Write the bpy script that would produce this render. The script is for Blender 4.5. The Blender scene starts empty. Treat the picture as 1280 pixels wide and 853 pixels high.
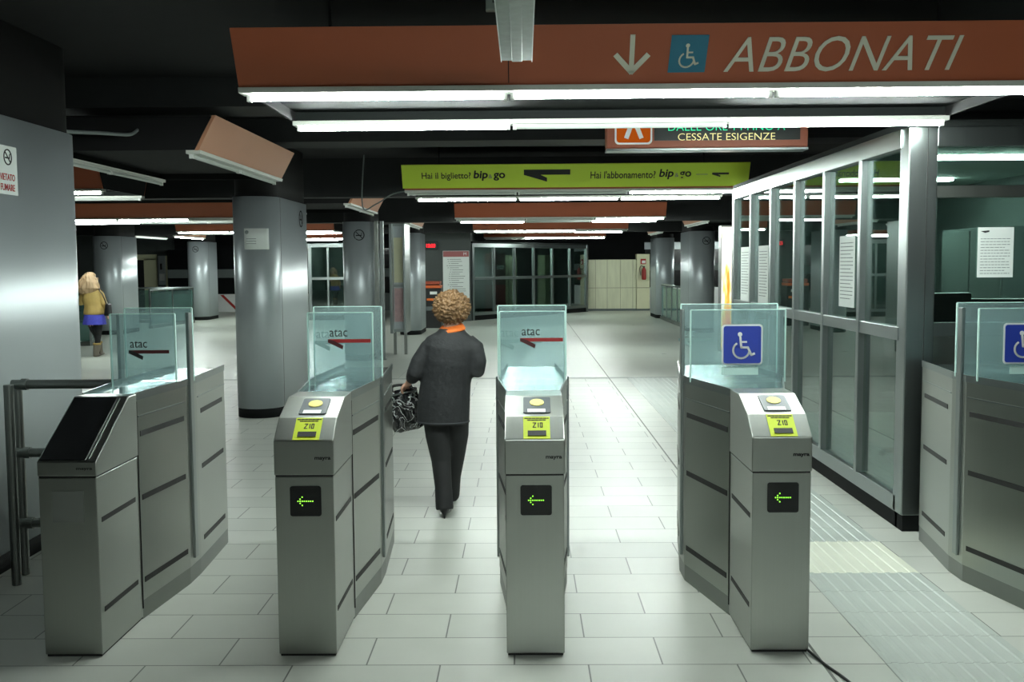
import bpy, bmesh, math, random
from mathutils import Vector, Matrix, noise
random.seed(7)
sc = bpy.context.scene
COL = sc.collection

# ------------------------------------------------------------------ camera, world, exposure
YAW, PITCH, ROLL, EYE = math.atan(15/1280), math.atan(96.5/1280), math.radians(0.4), 1.62
fwd = Vector((-math.sin(YAW)*math.cos(PITCH), math.cos(YAW)*math.cos(PITCH), -math.sin(PITCH)))
r0 = Vector((math.cos(YAW), math.sin(YAW), 0)); u0 = r0.cross(fwd)
rgt = r0*math.cos(ROLL) - u0*math.sin(ROLL); up = u0*math.cos(ROLL) + r0*math.sin(ROLL)
cam = bpy.data.cameras.new('camera'); cam.sensor_width = 36; cam.lens = 36; cam.clip_start = 0.05; cam.clip_end = 200
camo = bpy.data.objects.new('camera', cam); COL.objects.link(camo)
camo.matrix_world = Matrix(((rgt.x, up.x, -fwd.x, 0), (rgt.y, up.y, -fwd.y, 0), (rgt.z, up.z, -fwd.z, EYE), (0, 0, 0, 1)))
sc.camera = camo
w = bpy.data.worlds.new('world'); sc.world = w; w.use_nodes = True
w.node_tree.nodes['Background'].inputs[0].default_value = (0.55, 0.65, 0.62, 1)
w.node_tree.nodes['Background'].inputs[1].default_value = 0.0
sc.view_settings.view_transform = 'Standard'; sc.view_settings.look = 'None'
sc.view_settings.gamma = 1.0; sc.view_settings.use_curve_mapping = False
sc.view_settings.exposure = 0.0
sc.cycles.use_denoising = True
sc.cycles.max_bounces = 10; sc.cycles.diffuse_bounces = 4; sc.cycles.glossy_bounces = 4
sc.cycles.transparent_max_bounces = 24; sc.cycles.transmission_bounces = 4
sc.cycles.sample_clamp_indirect = 6.0
TUBE = 190.0          # radiance of a lit fluorescent tube

# ------------------------------------------------------------------ materials
def lin(c):
    return tuple(((v/255)/12.92 if v/255 <= 0.04045 else ((v/255+0.055)/1.055)**2.4) for v in c) + (1,)
def newmat(name):
    m = bpy.data.materials.new(name); m.use_nodes = True
    return m, m.node_tree.nodes, m.node_tree.links, m.node_tree.nodes['Principled BSDF']
def mat(name, rgb, rough=0.5, metal=0.0, vary=0.08, scale=(6, 6, 6), rvary=0.0, bump=0.0, emit=0.0, spec=0.5, coat=0.0):
    m, N, L, b = newmat(name)
    tc = N.new('ShaderNodeTexCoord'); mp = N.new('ShaderNodeMapping'); nz = N.new('ShaderNodeTexNoise')
    mp.inputs['Scale'].default_value = scale; nz.inputs['Scale'].default_value = 1.0; nz.inputs['Detail'].default_value = 5
    L.new(tc.outputs['Object'], mp.inputs[0]); L.new(mp.outputs[0], nz.inputs[0])
    rp = N.new('ShaderNodeMapRange'); rp.inputs[3].default_value = 1-vary; rp.inputs[4].default_value = 1+vary
    L.new(nz.outputs[0], rp.inputs[0])
    mx = N.new('ShaderNodeVectorMath'); mx.operation = 'SCALE'; mx.inputs[0].default_value = lin(rgb)[:3]
    L.new(rp.outputs[0], mx.inputs['Scale']); L.new(mx.outputs[0], b.inputs['Base Color'])
    b.inputs['Metallic'].default_value = metal; b.inputs['Roughness'].default_value = rough
    b.inputs['Specular IOR Level'].default_value = spec; b.inputs['Coat Weight'].default_value = coat
    if rvary:
        r2 = N.new('ShaderNodeMapRange'); r2.inputs[3].default_value = rough-rvary; r2.inputs[4].default_value = rough+rvary
        L.new(nz.outputs[0], r2.inputs[0]); L.new(r2.outputs[0], b.inputs['Roughness'])
    if bump:
        bp = N.new('ShaderNodeBump'); bp.inputs['Strength'].default_value = bump; bp.inputs['Distance'].default_value = 0.01
        L.new(nz.outputs[0], bp.inputs['Height']); L.new(bp.outputs[0], b.inputs['Normal'])
    if emit:
        b.inputs['Emission Color'].default_value = lin(rgb); b.inputs['Emission Strength'].default_value = emit
    return m
def glassmat(name, tint, refl=0.1, haze=0.0, blend=0.3, rough=0.01, hazecol=(205, 230, 228)):
    m, N, L, b = newmat(name); N.remove(b)
    out = N['Material Output']; tr = N.new('ShaderNodeBsdfTransparent'); tr.inputs[0].default_value = lin(tint)
    gl = N.new('ShaderNodeBsdfGlossy'); gl.inputs['Roughness'].default_value = rough; gl.inputs[0].default_value = (.9, .95, .95, 1)
    lw = N.new('ShaderNodeLayerWeight'); lw.inputs[0].default_value = blend
    ad = N.new('ShaderNodeMath'); ad.operation = 'ADD'; ad.use_clamp = True; ad.inputs[1].default_value = refl
    ml = N.new('ShaderNodeMath'); ml.operation = 'MULTIPLY'; ml.inputs[1].default_value = 0.7
    L.new(lw.outputs['Fresnel'], ml.inputs[0]); L.new(ml.outputs[0], ad.inputs[0])
    mx = N.new('ShaderNodeMixShader'); L.new(ad.outputs[0], mx.inputs[0]); L.new(tr.outputs[0], mx.inputs[1]); L.new(gl.outputs[0], mx.inputs[2])
    last = mx
    if haze:
        df = N.new('ShaderNodeBsdfDiffuse'); df.inputs[0].default_value = lin(hazecol)
        m2 = N.new('ShaderNodeMixShader'); m2.inputs[0].default_value = haze
        tl = N.new('ShaderNodeBsdfTranslucent'); tl.inputs[0].default_value = lin(hazecol); hs = N.new('ShaderNodeMixShader')
        L.new(df.outputs[0], hs.inputs[1]); L.new(tl.outputs[0], hs.inputs[2])
        L.new(mx.outputs[0], m2.inputs[1]); L.new(hs.outputs[0], m2.inputs[2]); last = m2
    L.new(last.outputs[0], out.inputs[0])
    return m
def emitmat(name, rgb, s):
    m, N, L, b = newmat(name); N.remove(b)
    e = N.new('ShaderNodeEmission'); e.inputs[0].default_value = lin(rgb); e.inputs[1].default_value = s
    L.new(e.outputs[0], N['Material Output'].inputs[0]); return m

M = {}
M['steel'] = mat('brushed_steel', (160, 164, 158), 0.3, 1.0, 0.03, (90, 90, 1.0), 0.02)
M['steel_top'] = mat('steel_top_plate', (185, 192, 194), 0.2, 1.0, 0.08, (30, 3, 3), 0.05)
M['steel_dark'] = mat('steel_trim', (128, 132, 128), 0.4, 1.0, 0.08)
M['alu'] = mat('anodised_aluminium', (146, 153, 152), 0.32, 1.0, 0.06, (40, 40, 2), 0.05)
M['clad'] = mat('column_cladding', (176, 184, 187), 0.36, 0.4, 0.05, (4, 4, .6), 0.05)
M['galv'] = mat('galvanised_steel', (122, 132, 126), 0.5, 0.7, 0.3, (18, 18, 18))
M['black'] = mat('black_plastic', (18, 19, 19), 0.4)
M['slot'] = mat('dark_slot', (20, 20, 19), 0.6)
M['skirt'] = mat('black_skirting', (20, 22, 22), 0.8, spec=0.15)
M['screen'] = mat('dark_glossy_panel', (16, 17, 18), 0.25, 0, 0.3, (90, 90, 90))
M['yellow'] = mat('yellow_sticker', (214, 232, 40), 0.5, vary=0.04)
M['yellow_disc'] = mat('yellow_disc', (232, 222, 120), 0.5)
M['white'] = mat('white_plastic', (225, 228, 224), 0.5, vary=0.03)
M['paper'] = mat('white_paper', (222, 228, 224), 0.8, vary=0.03)
M['ink'] = mat('dark_ink', (38, 40, 40), 0.8)
M['inkgrey'] = mat('grey_print', (120, 128, 126), 0.8)
M['red_ink'] = mat('red_ink', (170, 44, 40), 0.7)
M['logo_red'] = mat('logo_red', (150, 34, 34), 0.5)
M['logo_dark'] = mat('logo_dark_red', (72, 22, 24), 0.5)
M['logo_grey'] = mat('logo_grey', (128, 150, 146), 0.5)
M['blue'] = mat('sign_blue', (36, 58, 156), 0.4, vary=0.03)
M['teal'] = mat('sign_teal', (30, 120, 150), 0.35, vary=0.05)
M['orange'] = mat('orange_enamel', (172, 88, 54), 0.45, vary=0.06, scale=(2, 2, 2))
M['orange_pink'] = mat('faded_salmon_enamel', (196, 140, 108), 0.5, vary=0.05, scale=(2, 2, 2))
M['lime'] = mat('lime_banner', (200, 226, 62), 0.5, vary=0.05, scale=(2, 2, 2))
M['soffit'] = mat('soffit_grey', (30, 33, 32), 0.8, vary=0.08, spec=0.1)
M['batten'] = mat('lamp_batten', (205, 208, 200), 0.5)
M['letter'] = mat('sign_letters', (226, 226, 208), 0.35, 0.2, 0.05)
M['ceil'] = mat('black_ceiling', (13, 13, 14), 0.9, vary=0.5, scale=(5, 5, 5))
M['beam'] = mat('dark_beam', (30, 32, 32), 0.85, vary=0.3, scale=(5, 5, 5))
M['darkwall'] = mat('dark_wall', (66, 72, 70), 0.7, vary=0.15, scale=(2, 2, 2))
M['blackwall'] = mat('black_wall', (22, 24, 26), 0.8, vary=0.3, scale=(2, 2, 2))
M['marble'] = mat('cream_marble', (206, 208, 178), 0.4, vary=0.22, scale=(9, 9, 1.2))
M['cream'] = mat('cream_door', (206, 206, 172), 0.5, vary=0.05)
M['tube'] = emitmat('lit_tube', (243, 255, 249), TUBE)
M['tube_off'] = mat('unlit_tube', (190, 196, 190), 0.4)
M['led_red'] = emitmat('red_led', (255, 30, 40), 3.5)
M['led_green'] = emitmat('green_led', (150, 255, 70), 2.2)
M['led_mint'] = emitmat('mint_led', (60, 235, 170), 1.3)
M['led_yellow'] = emitmat('yellow_led', (250, 245, 170), 1.0)
M['gate_glass'] = glassmat('tinted_gate_glass', (240, 248, 248), 0.05, 0.15, 0.25, hazecol=(206, 230, 232))
M['glass'] = glassmat('clear_booth_glass', (200, 214, 208), 0.13, 0.0, 0.35)
M['rail_glass'] = glassmat('balustrade_glass', (196, 226, 220), 0.06, 0.08, 0.25)
M['glass_edge'] = mat('glass_edge', (190, 222, 214), 0.3, vary=0.03)
M['concrete_white'] = mat('white_barrier', (235, 238, 236), 0.6, vary=0.03)
M['desk'] = mat('grey_desk', (92, 100, 100), 0.5)
M['interior'] = mat('booth_interior_grey', (96, 104, 102), 0.7)
M['interior_ceil'] = mat('booth_ceiling_white', (190, 200, 194), 0.7)
M['red_cloth'] = mat('red_plastic', (150, 40, 34), 0.5)
M['skin'] = mat('skin', (206, 160, 136), 0.55, vary=0.04)
M['hair_curly'] = mat('auburn_curls', (112, 84, 52), 0.6, vary=0.45, scale=(45, 45, 45))
M['hair_blond'] = mat('blond_hair', (156, 130, 98), 0.55, vary=0.35, scale=(40, 40, 8))
M['coat'] = mat('charcoal_quilted_coat', (25, 27, 29), 0.75, vary=0.3, scale=(30, 30, 30), bump=0.5)
M['trouser'] = mat('black_trousers', (22, 23, 24), 0.8, vary=0.2, scale=(20, 20, 20))
M['scarf'] = mat('orange_scarf', (222, 112, 40), 0.7, vary=0.25, scale=(40, 40, 40))
M['leather'] = mat('black_leather', (14, 14, 15), 0.35)
M['mustard'] = mat('mustard_jacket', (172, 146, 84), 0.7, vary=0.15, scale=(14, 14, 14))
M['skirt_blue'] = mat('blue_skirt', (74, 78, 190), 0.7, vary=0.25, scale=(30, 30, 30))
M['boot'] = mat('taupe_boots', (112, 104, 92), 0.7)

def patent():
    m, N, L, b = newmat('black_patent_with_white_swirls')
    tc = N.new('ShaderNodeTexCoord'); nz = N.new('ShaderNodeTexNoise'); nz.inputs['Scale'].default_value = 11
    nz.inputs['Detail'].default_value = 2; nz.inputs['Distortion'].default_value = 1.6
    L.new(tc.outputs['Object'], nz.inputs[0])
    rp = N.new('ShaderNodeValToRGB'); e = rp.color_ramp.elements
    e[0].position = .46; e[0].color = (.006, .006, .007, 1); e[1].position = .56; e[1].color = (.006, .006, .007, 1)
    k = rp.color_ramp.elements.new(.505); k.color = (.6, .63, .62, 1)
    k = rp.color_ramp.elements.new(.485); k.color = (.006, .006, .007, 1)
    k = rp.color_ramp.elements.new(.525); k.color = (.006, .006, .007, 1)
    L.new(nz.outputs[0], rp.inputs[0]); L.new(rp.outputs[0], b.inputs['Base Color'])
    b.inputs['Roughness'].default_value = .18; b.inputs['Coat Weight'].default_value = .6
    bp = N.new('ShaderNodeBump'); bp.inputs['Strength'].default_value = .5; bp.inputs['Distance'].default_value = .02
    L.new(nz.outputs[0], bp.inputs['Height']); L.new(bp.outputs[0], b.inputs['Normal'])
    return m
M['patent'] = patent()

def floor_mat(name, bw, bh, off, mx, my, c1, c2, mortar, msize, rough):
    m, N, L, b = newmat(name)
    tc = N.new('ShaderNodeTexCoord'); mp = N.new('ShaderNodeMapping'); mp.inputs['Location'].default_value = (mx, my, 0)
    br = N.new('ShaderNodeTexBrick'); br.offset = off; br.offset_frequency = 2
    br.inputs['Scale'].default_value = 1; br.inputs['Brick Width'].default_value = bw; br.inputs['Row Height'].default_value = bh
    br.inputs['Mortar Size'].default_value = msize; br.inputs['Mortar Smooth'].default_value = 0.2; br.inputs['Bias'].default_value = -0.2
    br.inputs['Color1'].default_value = lin(c1); br.inputs['Color2'].default_value = lin(c2); br.inputs['Mortar'].default_value = lin(mortar)
    L.new(tc.outputs['Object'], mp.inputs[0]); L.new(mp.outputs[0], br.inputs[0])
    nz = N.new('ShaderNodeTexNoise'); nz.inputs['Scale'].default_value = 3.0; nz.inputs['Detail'].default_value = 8
    L.new(tc.outputs['Object'], nz.inputs[0])
    rp = N.new('ShaderNodeMapRange'); rp.inputs[3].default_value = .88; rp.inputs[4].default_value = 1.1; L.new(nz.outputs[0], rp.inputs[0])
    vm = N.new('ShaderNodeVectorMath'); vm.operation = 'SCALE'; L.new(br.outputs[0], vm.inputs[0]); L.new(rp.outputs[0], vm.inputs['Scale'])
    L.new(vm.outputs[0], b.inputs['Base Color'])
    r2 = N.new('ShaderNodeMapRange'); r2.inputs[3].default_value = rough-.08; r2.inputs[4].default_value = rough+.12; L.new(nz.outputs[0], r2.inputs[0])
    L.new(r2.outputs[0], b.inputs['Roughness'])
    bp = N.new('ShaderNodeBump'); bp.inputs['Strength'].default_value = .35; bp.inputs['Distance'].default_value = .003; bp.invert = True
    L.new(br.outputs['Fac'], bp.inputs['Height']); L.new(bp.outputs[0], b.inputs['Normal'])
    return m
M['floor_near'] = floor_mat('pale_floor_tiles', .6, .302, .5, .347, -4.036+.302*20, (198, 200, 192), (188, 191, 183), (108, 111, 106), .0035, .36)
M['floor_far'] = floor_mat('pale_terrazzo_slabs', 3.0, 3.0, 0, -1.2+3*10, -14.45+30, (194, 198, 188), (188, 194, 184), (150, 154, 146), .006, .3)
M['tactile'] = floor_mat('ribbed_guide_paving', .6, .302, 0, -1.452+.6*5, -4.036+.302*20, (186, 192, 186), (180, 188, 182), (150, 156, 150), .003, .4)
M['tactile_new'] = mat('bright_guide_slab', (228, 230, 214), .45, vary=.04)

# ------------------------------------------------------------------ mesh helpers
ORIG = {}
def box(bm, x0, x1, y0, y1, z0, z1, f=None):
    vs = [bm.verts.new(f(x, y, z) if f else (x, y, z)) for x in (x0, x1) for y in (y0, y1) for z in (z0, z1)]
    for q in ((0, 1, 3, 2), (4, 6, 7, 5), (0, 4, 5, 1), (2, 3, 7, 6), (0, 2, 6, 4), (1, 5, 7, 3)):
        bm.faces.new([vs[i] for i in q])
def prism(bm, pts, a, b, f):                       # polygon pts in 2D swept between a and b; f(p, q, t) -> xyz
    A = [bm.verts.new(f(p, q, a)) for p, q in pts]; B = [bm.verts.new(f(p, q, b)) for p, q in pts]
    bm.faces.new(A); bm.faces.new(B[::-1]); n = len(pts)
    for i in range(n): bm.faces.new((A[i], B[i], B[(i+1) % n], A[(i+1) % n]))
def limb(bm, pts, rad, n=12, ref=(1, 0, 0), cap=True):
    pts = [Vector(p) for p in pts]; rings = []
    for i, p in enumerate(pts):
        d = (pts[min(i+1, len(pts)-1)] - pts[max(i-1, 0)]).normalized()
        r = Vector(ref); s = (r - d*r.dot(d))
        s = s.normalized() if s.length > 1e-4 else d.orthogonal().normalized()
        t = d.cross(s); a, b = rad[i] if isinstance(rad[i], tuple) else (rad[i], rad[i])
        rings.append([bm.verts.new(p + s*(a*math.cos(2*math.pi*k/n)) + t*(b*math.sin(2*math.pi*k/n))) for k in range(n)])
    for A, B in zip(rings, rings[1:]):
        for k in range(n): bm.faces.new((A[k], A[(k+1) % n], B[(k+1) % n], B[k]))
    if cap: bm.faces.new(rings[0][::-1]); bm.faces.new(rings[-1])
def ball(bm, c, r, n=16):
    rx, ry, rz = r if isinstance(r, tuple) else (r, r, r)
    bmesh.ops.create_uvsphere(bm, u_segments=n, v_segments=max(8, n*2//3), radius=1,
                              matrix=Matrix.Translation(c) @ Matrix.Diagonal((rx, ry, rz, 1)))
def link(name, me, m, parent):
    o = bpy.data.objects.new(name, me); COL.objects.link(o)
    if m is not None:
        me.materials.clear(); me.materials.append(M[m] if isinstance(m, str) else m)
    if parent is not None:
        o.parent = parent; ORIG[o] = ORIG.get(parent, Vector())
    else: ORIG[o] = Vector()
    return o
def ob(name, bm, m, parent=None, world=True, bevel=0, smooth=False, seg=2):
    bmesh.ops.recalc_face_normals(bm, faces=bm.faces)
    if parent is not None and world:
        bmesh.ops.translate(bm, verts=bm.verts, vec=-ORIG.get(parent, Vector()))
    me = bpy.data.meshes.new(name); bm.to_mesh(me); bm.free()
    if smooth:
        for p in me.polygons: p.use_smooth = True
    o = link(name, me, m, parent)
    if bevel:
        b = o.modifiers.new('bevel', 'BEVEL'); b.width = bevel; b.segments = seg; b.limit_method = 'ANGLE'
    return o
def bx(name, m, parent, x0, x1, y0, y1, z0, z1, f=None, bevel=0, world=True):
    bm = bmesh.new(); box(bm, x0, x1, y0, y1, z0, z1, f); return ob(name, bm, m, parent, world, bevel)
def thing(name, label, cat, loc=(0, 0, 0), group=None):
    o = bpy.data.objects.new(name, None); COL.objects.link(o); o.location = loc; o.empty_display_size = .1
    ORIG[o] = Vector(loc); tag(o, label, cat, group); return o
def tag(o, label, cat, group=None):
    o['label'] = label; o['category'] = cat
    if group: o['group'] = group
    return o
def struct(o): o['kind'] = 'structure'; return o
def fuse(name, bm, m, parent, voxel=.008, sm=4, post=None):       # one continuous skin over overlapping lofts
    bmesh.ops.recalc_face_normals(bm, faces=bm.faces)
    bmesh.ops.translate(bm, verts=bm.verts, vec=-ORIG.get(parent, Vector()))
    me = bpy.data.meshes.new(name); bm.to_mesh(me); bm.free()
    t = bpy.data.objects.new('tmp', me); COL.objects.link(t)
    r = t.modifiers.new('r', 'REMESH'); r.mode = 'VOXEL'; r.voxel_size = voxel
    if sm: s = t.modifiers.new('s', 'SMOOTH'); s.iterations = sm; s.factor = .5
    me2 = bpy.data.meshes.new_from_object(t.evaluated_get(bpy.context.evaluated_depsgraph_get()))
    bpy.data.objects.remove(t)
    me2.name = name
    if post:
        for v in me2.vertices: v.co = post(v.co)
    for p in me2.polygons: p.use_smooth = True
    return link(name, me2, m, parent)
def text_mesh(s, size, shear=0.0, offset=0.0, spacing=1.0, extrude=0.001, align='LEFT'):
    c = bpy.data.curves.new('t', 'FONT'); c.body = s; c.size = size; c.shear = shear; c.offset = offset
    c.space_character = spacing; c.extrude = extrude; c.align_x = align; c.resolution_u = 4
    t = bpy.data.objects.new('t', c); COL.objects.link(t)
    me = bpy.data.meshes.new_from_object(t.evaluated_get(bpy.context.evaluated_depsgraph_get()))
    bpy.data.objects.remove(t); bpy.data.curves.remove(c); return me
def text(name, s, m, parent, O, U=(1, 0, 0), V=(0, 0, 1), width=None, height=None, size=.1, world=True, **k):
    me = text_mesh(s, size, **k)
    xs = [v.co.x for v in me.vertices]; ys = [v.co.y for v in me.vertices]
    x0, x1, y0, y1 = min(xs), max(xs), min(ys), max(ys)
    sy = height/(y1-y0) if height else (width/(x1-x0) if width else 1)
    sx = width/(x1-x0) if width else sy
    U, V, O = Vector(U).normalized(), Vector(V).normalized(), Vector(O); Nn = U.cross(V)
    if world and parent is not None: O = O - ORIG.get(parent, Vector())
    for v in me.vertices:
        v.co = O + U*((v.co.x-x0)*sx) + V*((v.co.y-y0)*sy) + Nn*(v.co.z*1.0+.0008)
    return link(name, me, m, parent)
def frame_fn(O, U, V):                              # (u, v, n) on a plane -> xyz
    O, U, V = Vector(O), Vector(U).normalized(), Vector(V).normalized(); Nn = U.cross(V)
    return lambda u, v, n: tuple(O + U*u + V*v + Nn*n)
def flat_poly(bm, pts, f, t=.0015):
    prism(bm, pts, 0, t, lambda p, q, n: f(p, q, n))
def dup(root, loc, label=None, group=None):
    def cp(o, par):
        c = o.copy(); COL.objects.link(c)
        if par is not None: c.parent = par
        for ch in list(o.children): cp(ch, c)
        return c
    r = cp(root, None); r.location = loc; ORIG[r] = Vector(loc)
    if label: r['label'] = label
    if group: r['group'] = group
    return r
def stroke(bm, pts, wd, f, t=.0015, closed=False):  # constant-width flat stroke on a plane
    n = len(pts)
    for i in range(n if closed else n-1):
        a, b = Vector(pts[i]), Vector(pts[(i+1) % n]); d = (b-a).normalized(); s = Vector((-d.y, d.x))*wd/2; e = d*wd*.25
        prism(bm, [tuple(a-s-e), tuple(b-s+e), tuple(b+s+e), tuple(a+s-e)], 0, t, lambda p, q, nn: f(p, q, nn))
def disc(bm, cx, cy, r, f, t=.0015, n=20):
    flat_poly(bm, [(cx+r*math.cos(2*math.pi*k/n), cy+r*math.sin(2*math.pi*k/n)) for k in range(n)], f, t)
def wheelchair(bm, f, s):                           # pictogram in a square of side s centred on 0,0
    P = lambda x, y: ((x-.5)*s, (y-.5)*s)
    disc(bm, *P(.43, .80), .065*s, f)
    stroke(bm, [P(.44, .72), P(.47, .42), P(.66, .42), P(.76, .20), P(.85, .24)], .062*s, f)
    stroke(bm, [P(.455, .58), P(.62, .58)], .05*s, f)
    arc = [P(.47+.235*math.cos(a), .34+.235*math.sin(a)) for a in [math.radians(125+i*16) for i in range(15)]]
    stroke(bm, arc, .055*s, f)
def rrect(wd, ht, r, n=5):
    p = []
    for cx, cy, a0 in ((wd/2-r, ht/2-r, 0), (-wd/2+r, ht/2-r, 90), (-wd/2+r, -ht/2+r, 180), (wd/2-r, -ht/2+r, 270)):
        for k in range(n+1):
            a = math.radians(a0+90*k/n); p.append((cx+r*math.cos(a), cy+r*math.sin(a)))
    return p

# ------------------------------------------------------------------ room shell
bm = bmesh.new(); box(bm, -22, 9, -6, 14.45, -.1, 0); o = struct(ob('floor', bm, 'floor_near'))
bm = bmesh.new(); box(bm, -22, 9, 14.45, 46, -.1, 0); struct(ob('floor.001', bm, 'floor_far'))
bm = bmesh.new(); box(bm, -22, 9, 14.38, 14.52, -.05, .001); struct(ob('trim_1', bm, mat('threshold_stone', (150, 156, 150), .5)))
bm = bmesh.new(); box(bm, 1.194, 1.206, -6, 36, -.05, .001); struct(ob('trim_2', bm, mat('expansion_joint', (96, 98, 92), .6)))
bm = bmesh.new(); box(bm, -22, 9, -6, 46, 2.95, 3.1); struct(ob('ceiling', bm, 'ceil'))
for y0, y1, zb in ((7.3, 7.8, 2.74), (9.4, 9.9, 2.74), (12.9, 13.2, 2.47), (15.4, 16.0, 2.74), (19.5, 19.8, 2.42), (22.7, 23.1, 2.74), (26.2, 26.5, 2.42)):
    bm = bmesh.new(); box(bm, -22, 9, y0, y1, zb, 2.97); o = struct(ob('ceiling_beam', bm, 'beam'))
bm = bmesh.new(); box(bm, -22, 9, 40, 40.3, 0, 3); struct(ob('wall_back', bm, 'blackwall'))
bm = bmesh.new(); box(bm, -22.3, -22, -6, 46, 0, 3); struct(ob('wall_left', bm, 'blackwall'))
bm = bmesh.new(); box(bm, 9, 9.3, -6, 46, 0, 3); struct(ob('wall_right', bm, 'blackwall'))
bm = bmesh.new(); box(bm, -22, 9, -6.3, -6, 0, 3); struct(ob('wall_front', bm, 'darkwall'))

# ribbed tactile paving let into the floor
def tactile(name, y0, y1, m):
    bm = bmesh.new(); box(bm, 1.452, 2.048, y0, y1, -.02, .002)
    for k in range(9):
        x = 1.452+.035+k*.066
        prism(bm, [(x-.017, .0018), (x-.011, .0065), (x+.011, .0065), (x+.017, .0018)], y0+.004, y1-.004, lambda p, q, t: (p, t, q))
    return struct(ob(name, bm, m))
tactile('tactile_paving', -1.0, 5.244, 'tactile'); tactile('tactile_paving.001', 5.848, 14.36, 'tactile')
tactile('tactile_slab', 5.247, 5.845, 'tactile_new')

# ------------------------------------------------------------------ lamp canopies
ZT = 2.40                                           # underside of the tubes
def canopy(name, label, loc, n, front, back, rot=0, m='orange', group='canopies of the hall', tilt=.13):
    t = thing(name, label, 'ceiling lamp', loc, group); t.rotation_euler.z = rot
    Lh = n*1.216/2+.015
    k = dict(world=False)
    for s, nm in ((-1, 'panel'), (1, 'panel')):
        bm = bmesh.new()
        prism(bm, [(s*.56, 2.425), (s*.59, 2.425), (s*(.59+tilt), 2.67), (s*(.56+tilt), 2.67)], -Lh, Lh, lambda p, q, u: (u, p, q))
        ob(nm, bm, m, t, False, .003)
        bm = bmesh.new()
        prism(bm, [(s*.50, 2.405), (s*.60, 2.405), (s*.605, 2.43), (s*.50, 2.43)], -Lh, Lh, lambda p, q, u: (u, p, q))
        ob('lip', bm, 'batten', t, False, .002)
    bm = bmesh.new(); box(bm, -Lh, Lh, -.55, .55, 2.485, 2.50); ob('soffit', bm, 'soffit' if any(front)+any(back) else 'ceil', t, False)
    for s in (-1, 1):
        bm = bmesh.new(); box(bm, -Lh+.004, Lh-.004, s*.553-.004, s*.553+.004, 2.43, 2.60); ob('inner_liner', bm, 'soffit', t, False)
    bm = bmesh.new(); box(bm, -Lh, Lh, -.68, .68, 2.66, 2.675); ob('top_plate', bm, 'black', t, False)
    for s in (-1, 1):
        bm = bmesh.new()
        prism(bm, [(-.56, 2.43), (.56, 2.43), (.56+tilt, 2.66), (-.56-tilt, 2.66)], s*Lh-.006, s*Lh+.006, lambda p, q, u: (u, p, q))
        ob('end_cap', bm, 'ceil', t, False)
        bm = bmesh.new(); box(bm, s*(Lh-.35)-.006, s*(Lh-.35)+.006, -.2, -.188, 2.67, 2.96); ob('hanger', bm, 'ceil', t, False)
    for y, lit in ((-.53, front), (.53, back)):
        for i in range(n):
            x0 = -Lh+.015+i*1.216+.008; x1 = x0+1.2
            bm = bmesh.new(); prism(bm, [(y-.035, 2.43), (y+.035, 2.43), (y+.02, 2.408), (y-.02, 2.408)], x0, x1, lambda p, q, u: (u, p, q))
            b = ob('batten', bm, 'batten', t, False)
            bm = bmesh.new(); limb(bm, [(x0+.02, y, ZT-.006), (x1-.02, y, ZT-.006)], [.0165]*2, 10)
            ob('tube', bm, 'tube' if lit[i] else 'tube_off', b, False, smooth=False)
            for xx in (x0, x1-.02):
                bm = bmesh.new(); box(bm, xx, xx+.02, y-.014, y+.014, ZT-.025, 2.412); ob('lamp_holder', bm, 'white', b, False)
    return t
CX = .545
A = (1, 1, 1); O_ = (0, 0, 0)
c0 = canopy('sign_canopy', 'orange sign canopy reading ABBONATI over the turnstiles', (CX, 5.32, 0), 3, A, (1, 0, 1), group=None)
canopy('lamp_canopy', 'orange lamp canopy behind the lime banner', (CX, 11.86, 0), 3, (0, 0, 1), A)
canopy('lamp_canopy', 'first orange lamp canopy seen below the lime banner', (CX+.1, 18.55, 0), 3, (0, 0, 1), (1, 0, 1))
canopy('lamp_canopy', 'second orange lamp canopy below the lime banner, before the far kiosk', (CX+.1, 25.0, 0), 3, (1, 1, 0), (0, 0, 1))
canopy('lamp_canopy', 'farthest orange lamp canopy, just above the far kiosk', (CX+.1, 31.6, 0), 3, (0, 1, 1), O_)
LX = -6.22
canopy('lamp_canopy', 'left orange lamp canopy beside the big steel column, one short tube lit', (LX, 11.3, 0), 3, (0, 0, 1), O_)
canopy('lamp_canopy', 'long orange lamp canopy above the walking person in mustard', (LX, 17.8, 0), 3, (1, 1, 0), (1, 0, 0))
canopy('lamp_canopy', 'orange lamp canopy left of the near column, third row back', (LX, 24.4, 0), 3, A, (0, 0, 1))
canopy('lamp_canopy', 'orange lamp canopy farthest back in the left bay', (LX, 31.0, 0), 3, A, (1, 1, 0))
canopy('lamp_canopy', 'unlit salmon canopy hanging lengthwise before the near round column', (-2.86, 8.45, 0), 2, (0, 0), (0, 0), math.pi/2, 'orange_pink')
canopy('lamp_canopy', 'unlit salmon canopy above the second round column', (-2.86, 14.75, 0), 2, (0, 0), (0, 0), math.pi/2, 'orange_pink')
canopy('lamp_canopy', 'unlit salmon canopy above the third round column', (-2.8, 21.2, 0), 2, (0, 0), (0, 0), math.pi/2, 'orange_pink')
canopy('lamp_canopy', 'unlit salmon canopy above the right column nearest the booth', (4.1, 21.2, 0), 2, (0, 0), (0, 0), math.pi/2, 'orange_pink')
canopy('lamp_canopy', 'unlit salmon canopy between the two right columns', (4.1, 27.7, 0), 2, (0, 0), (0, 0), math.pi/2, 'orange_pink')
canopy('lamp_canopy', 'canopy between the two far left columns', (-9.75, 28.3, 0), 2, (1, 1), (0, 0), math.pi/2, 'orange_pink')
canopy('lamp_canopy', 'orange lamp canopy far right behind the columns', (7.4, 31.6, 0), 2, (1, 1), (1, 1))
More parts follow.
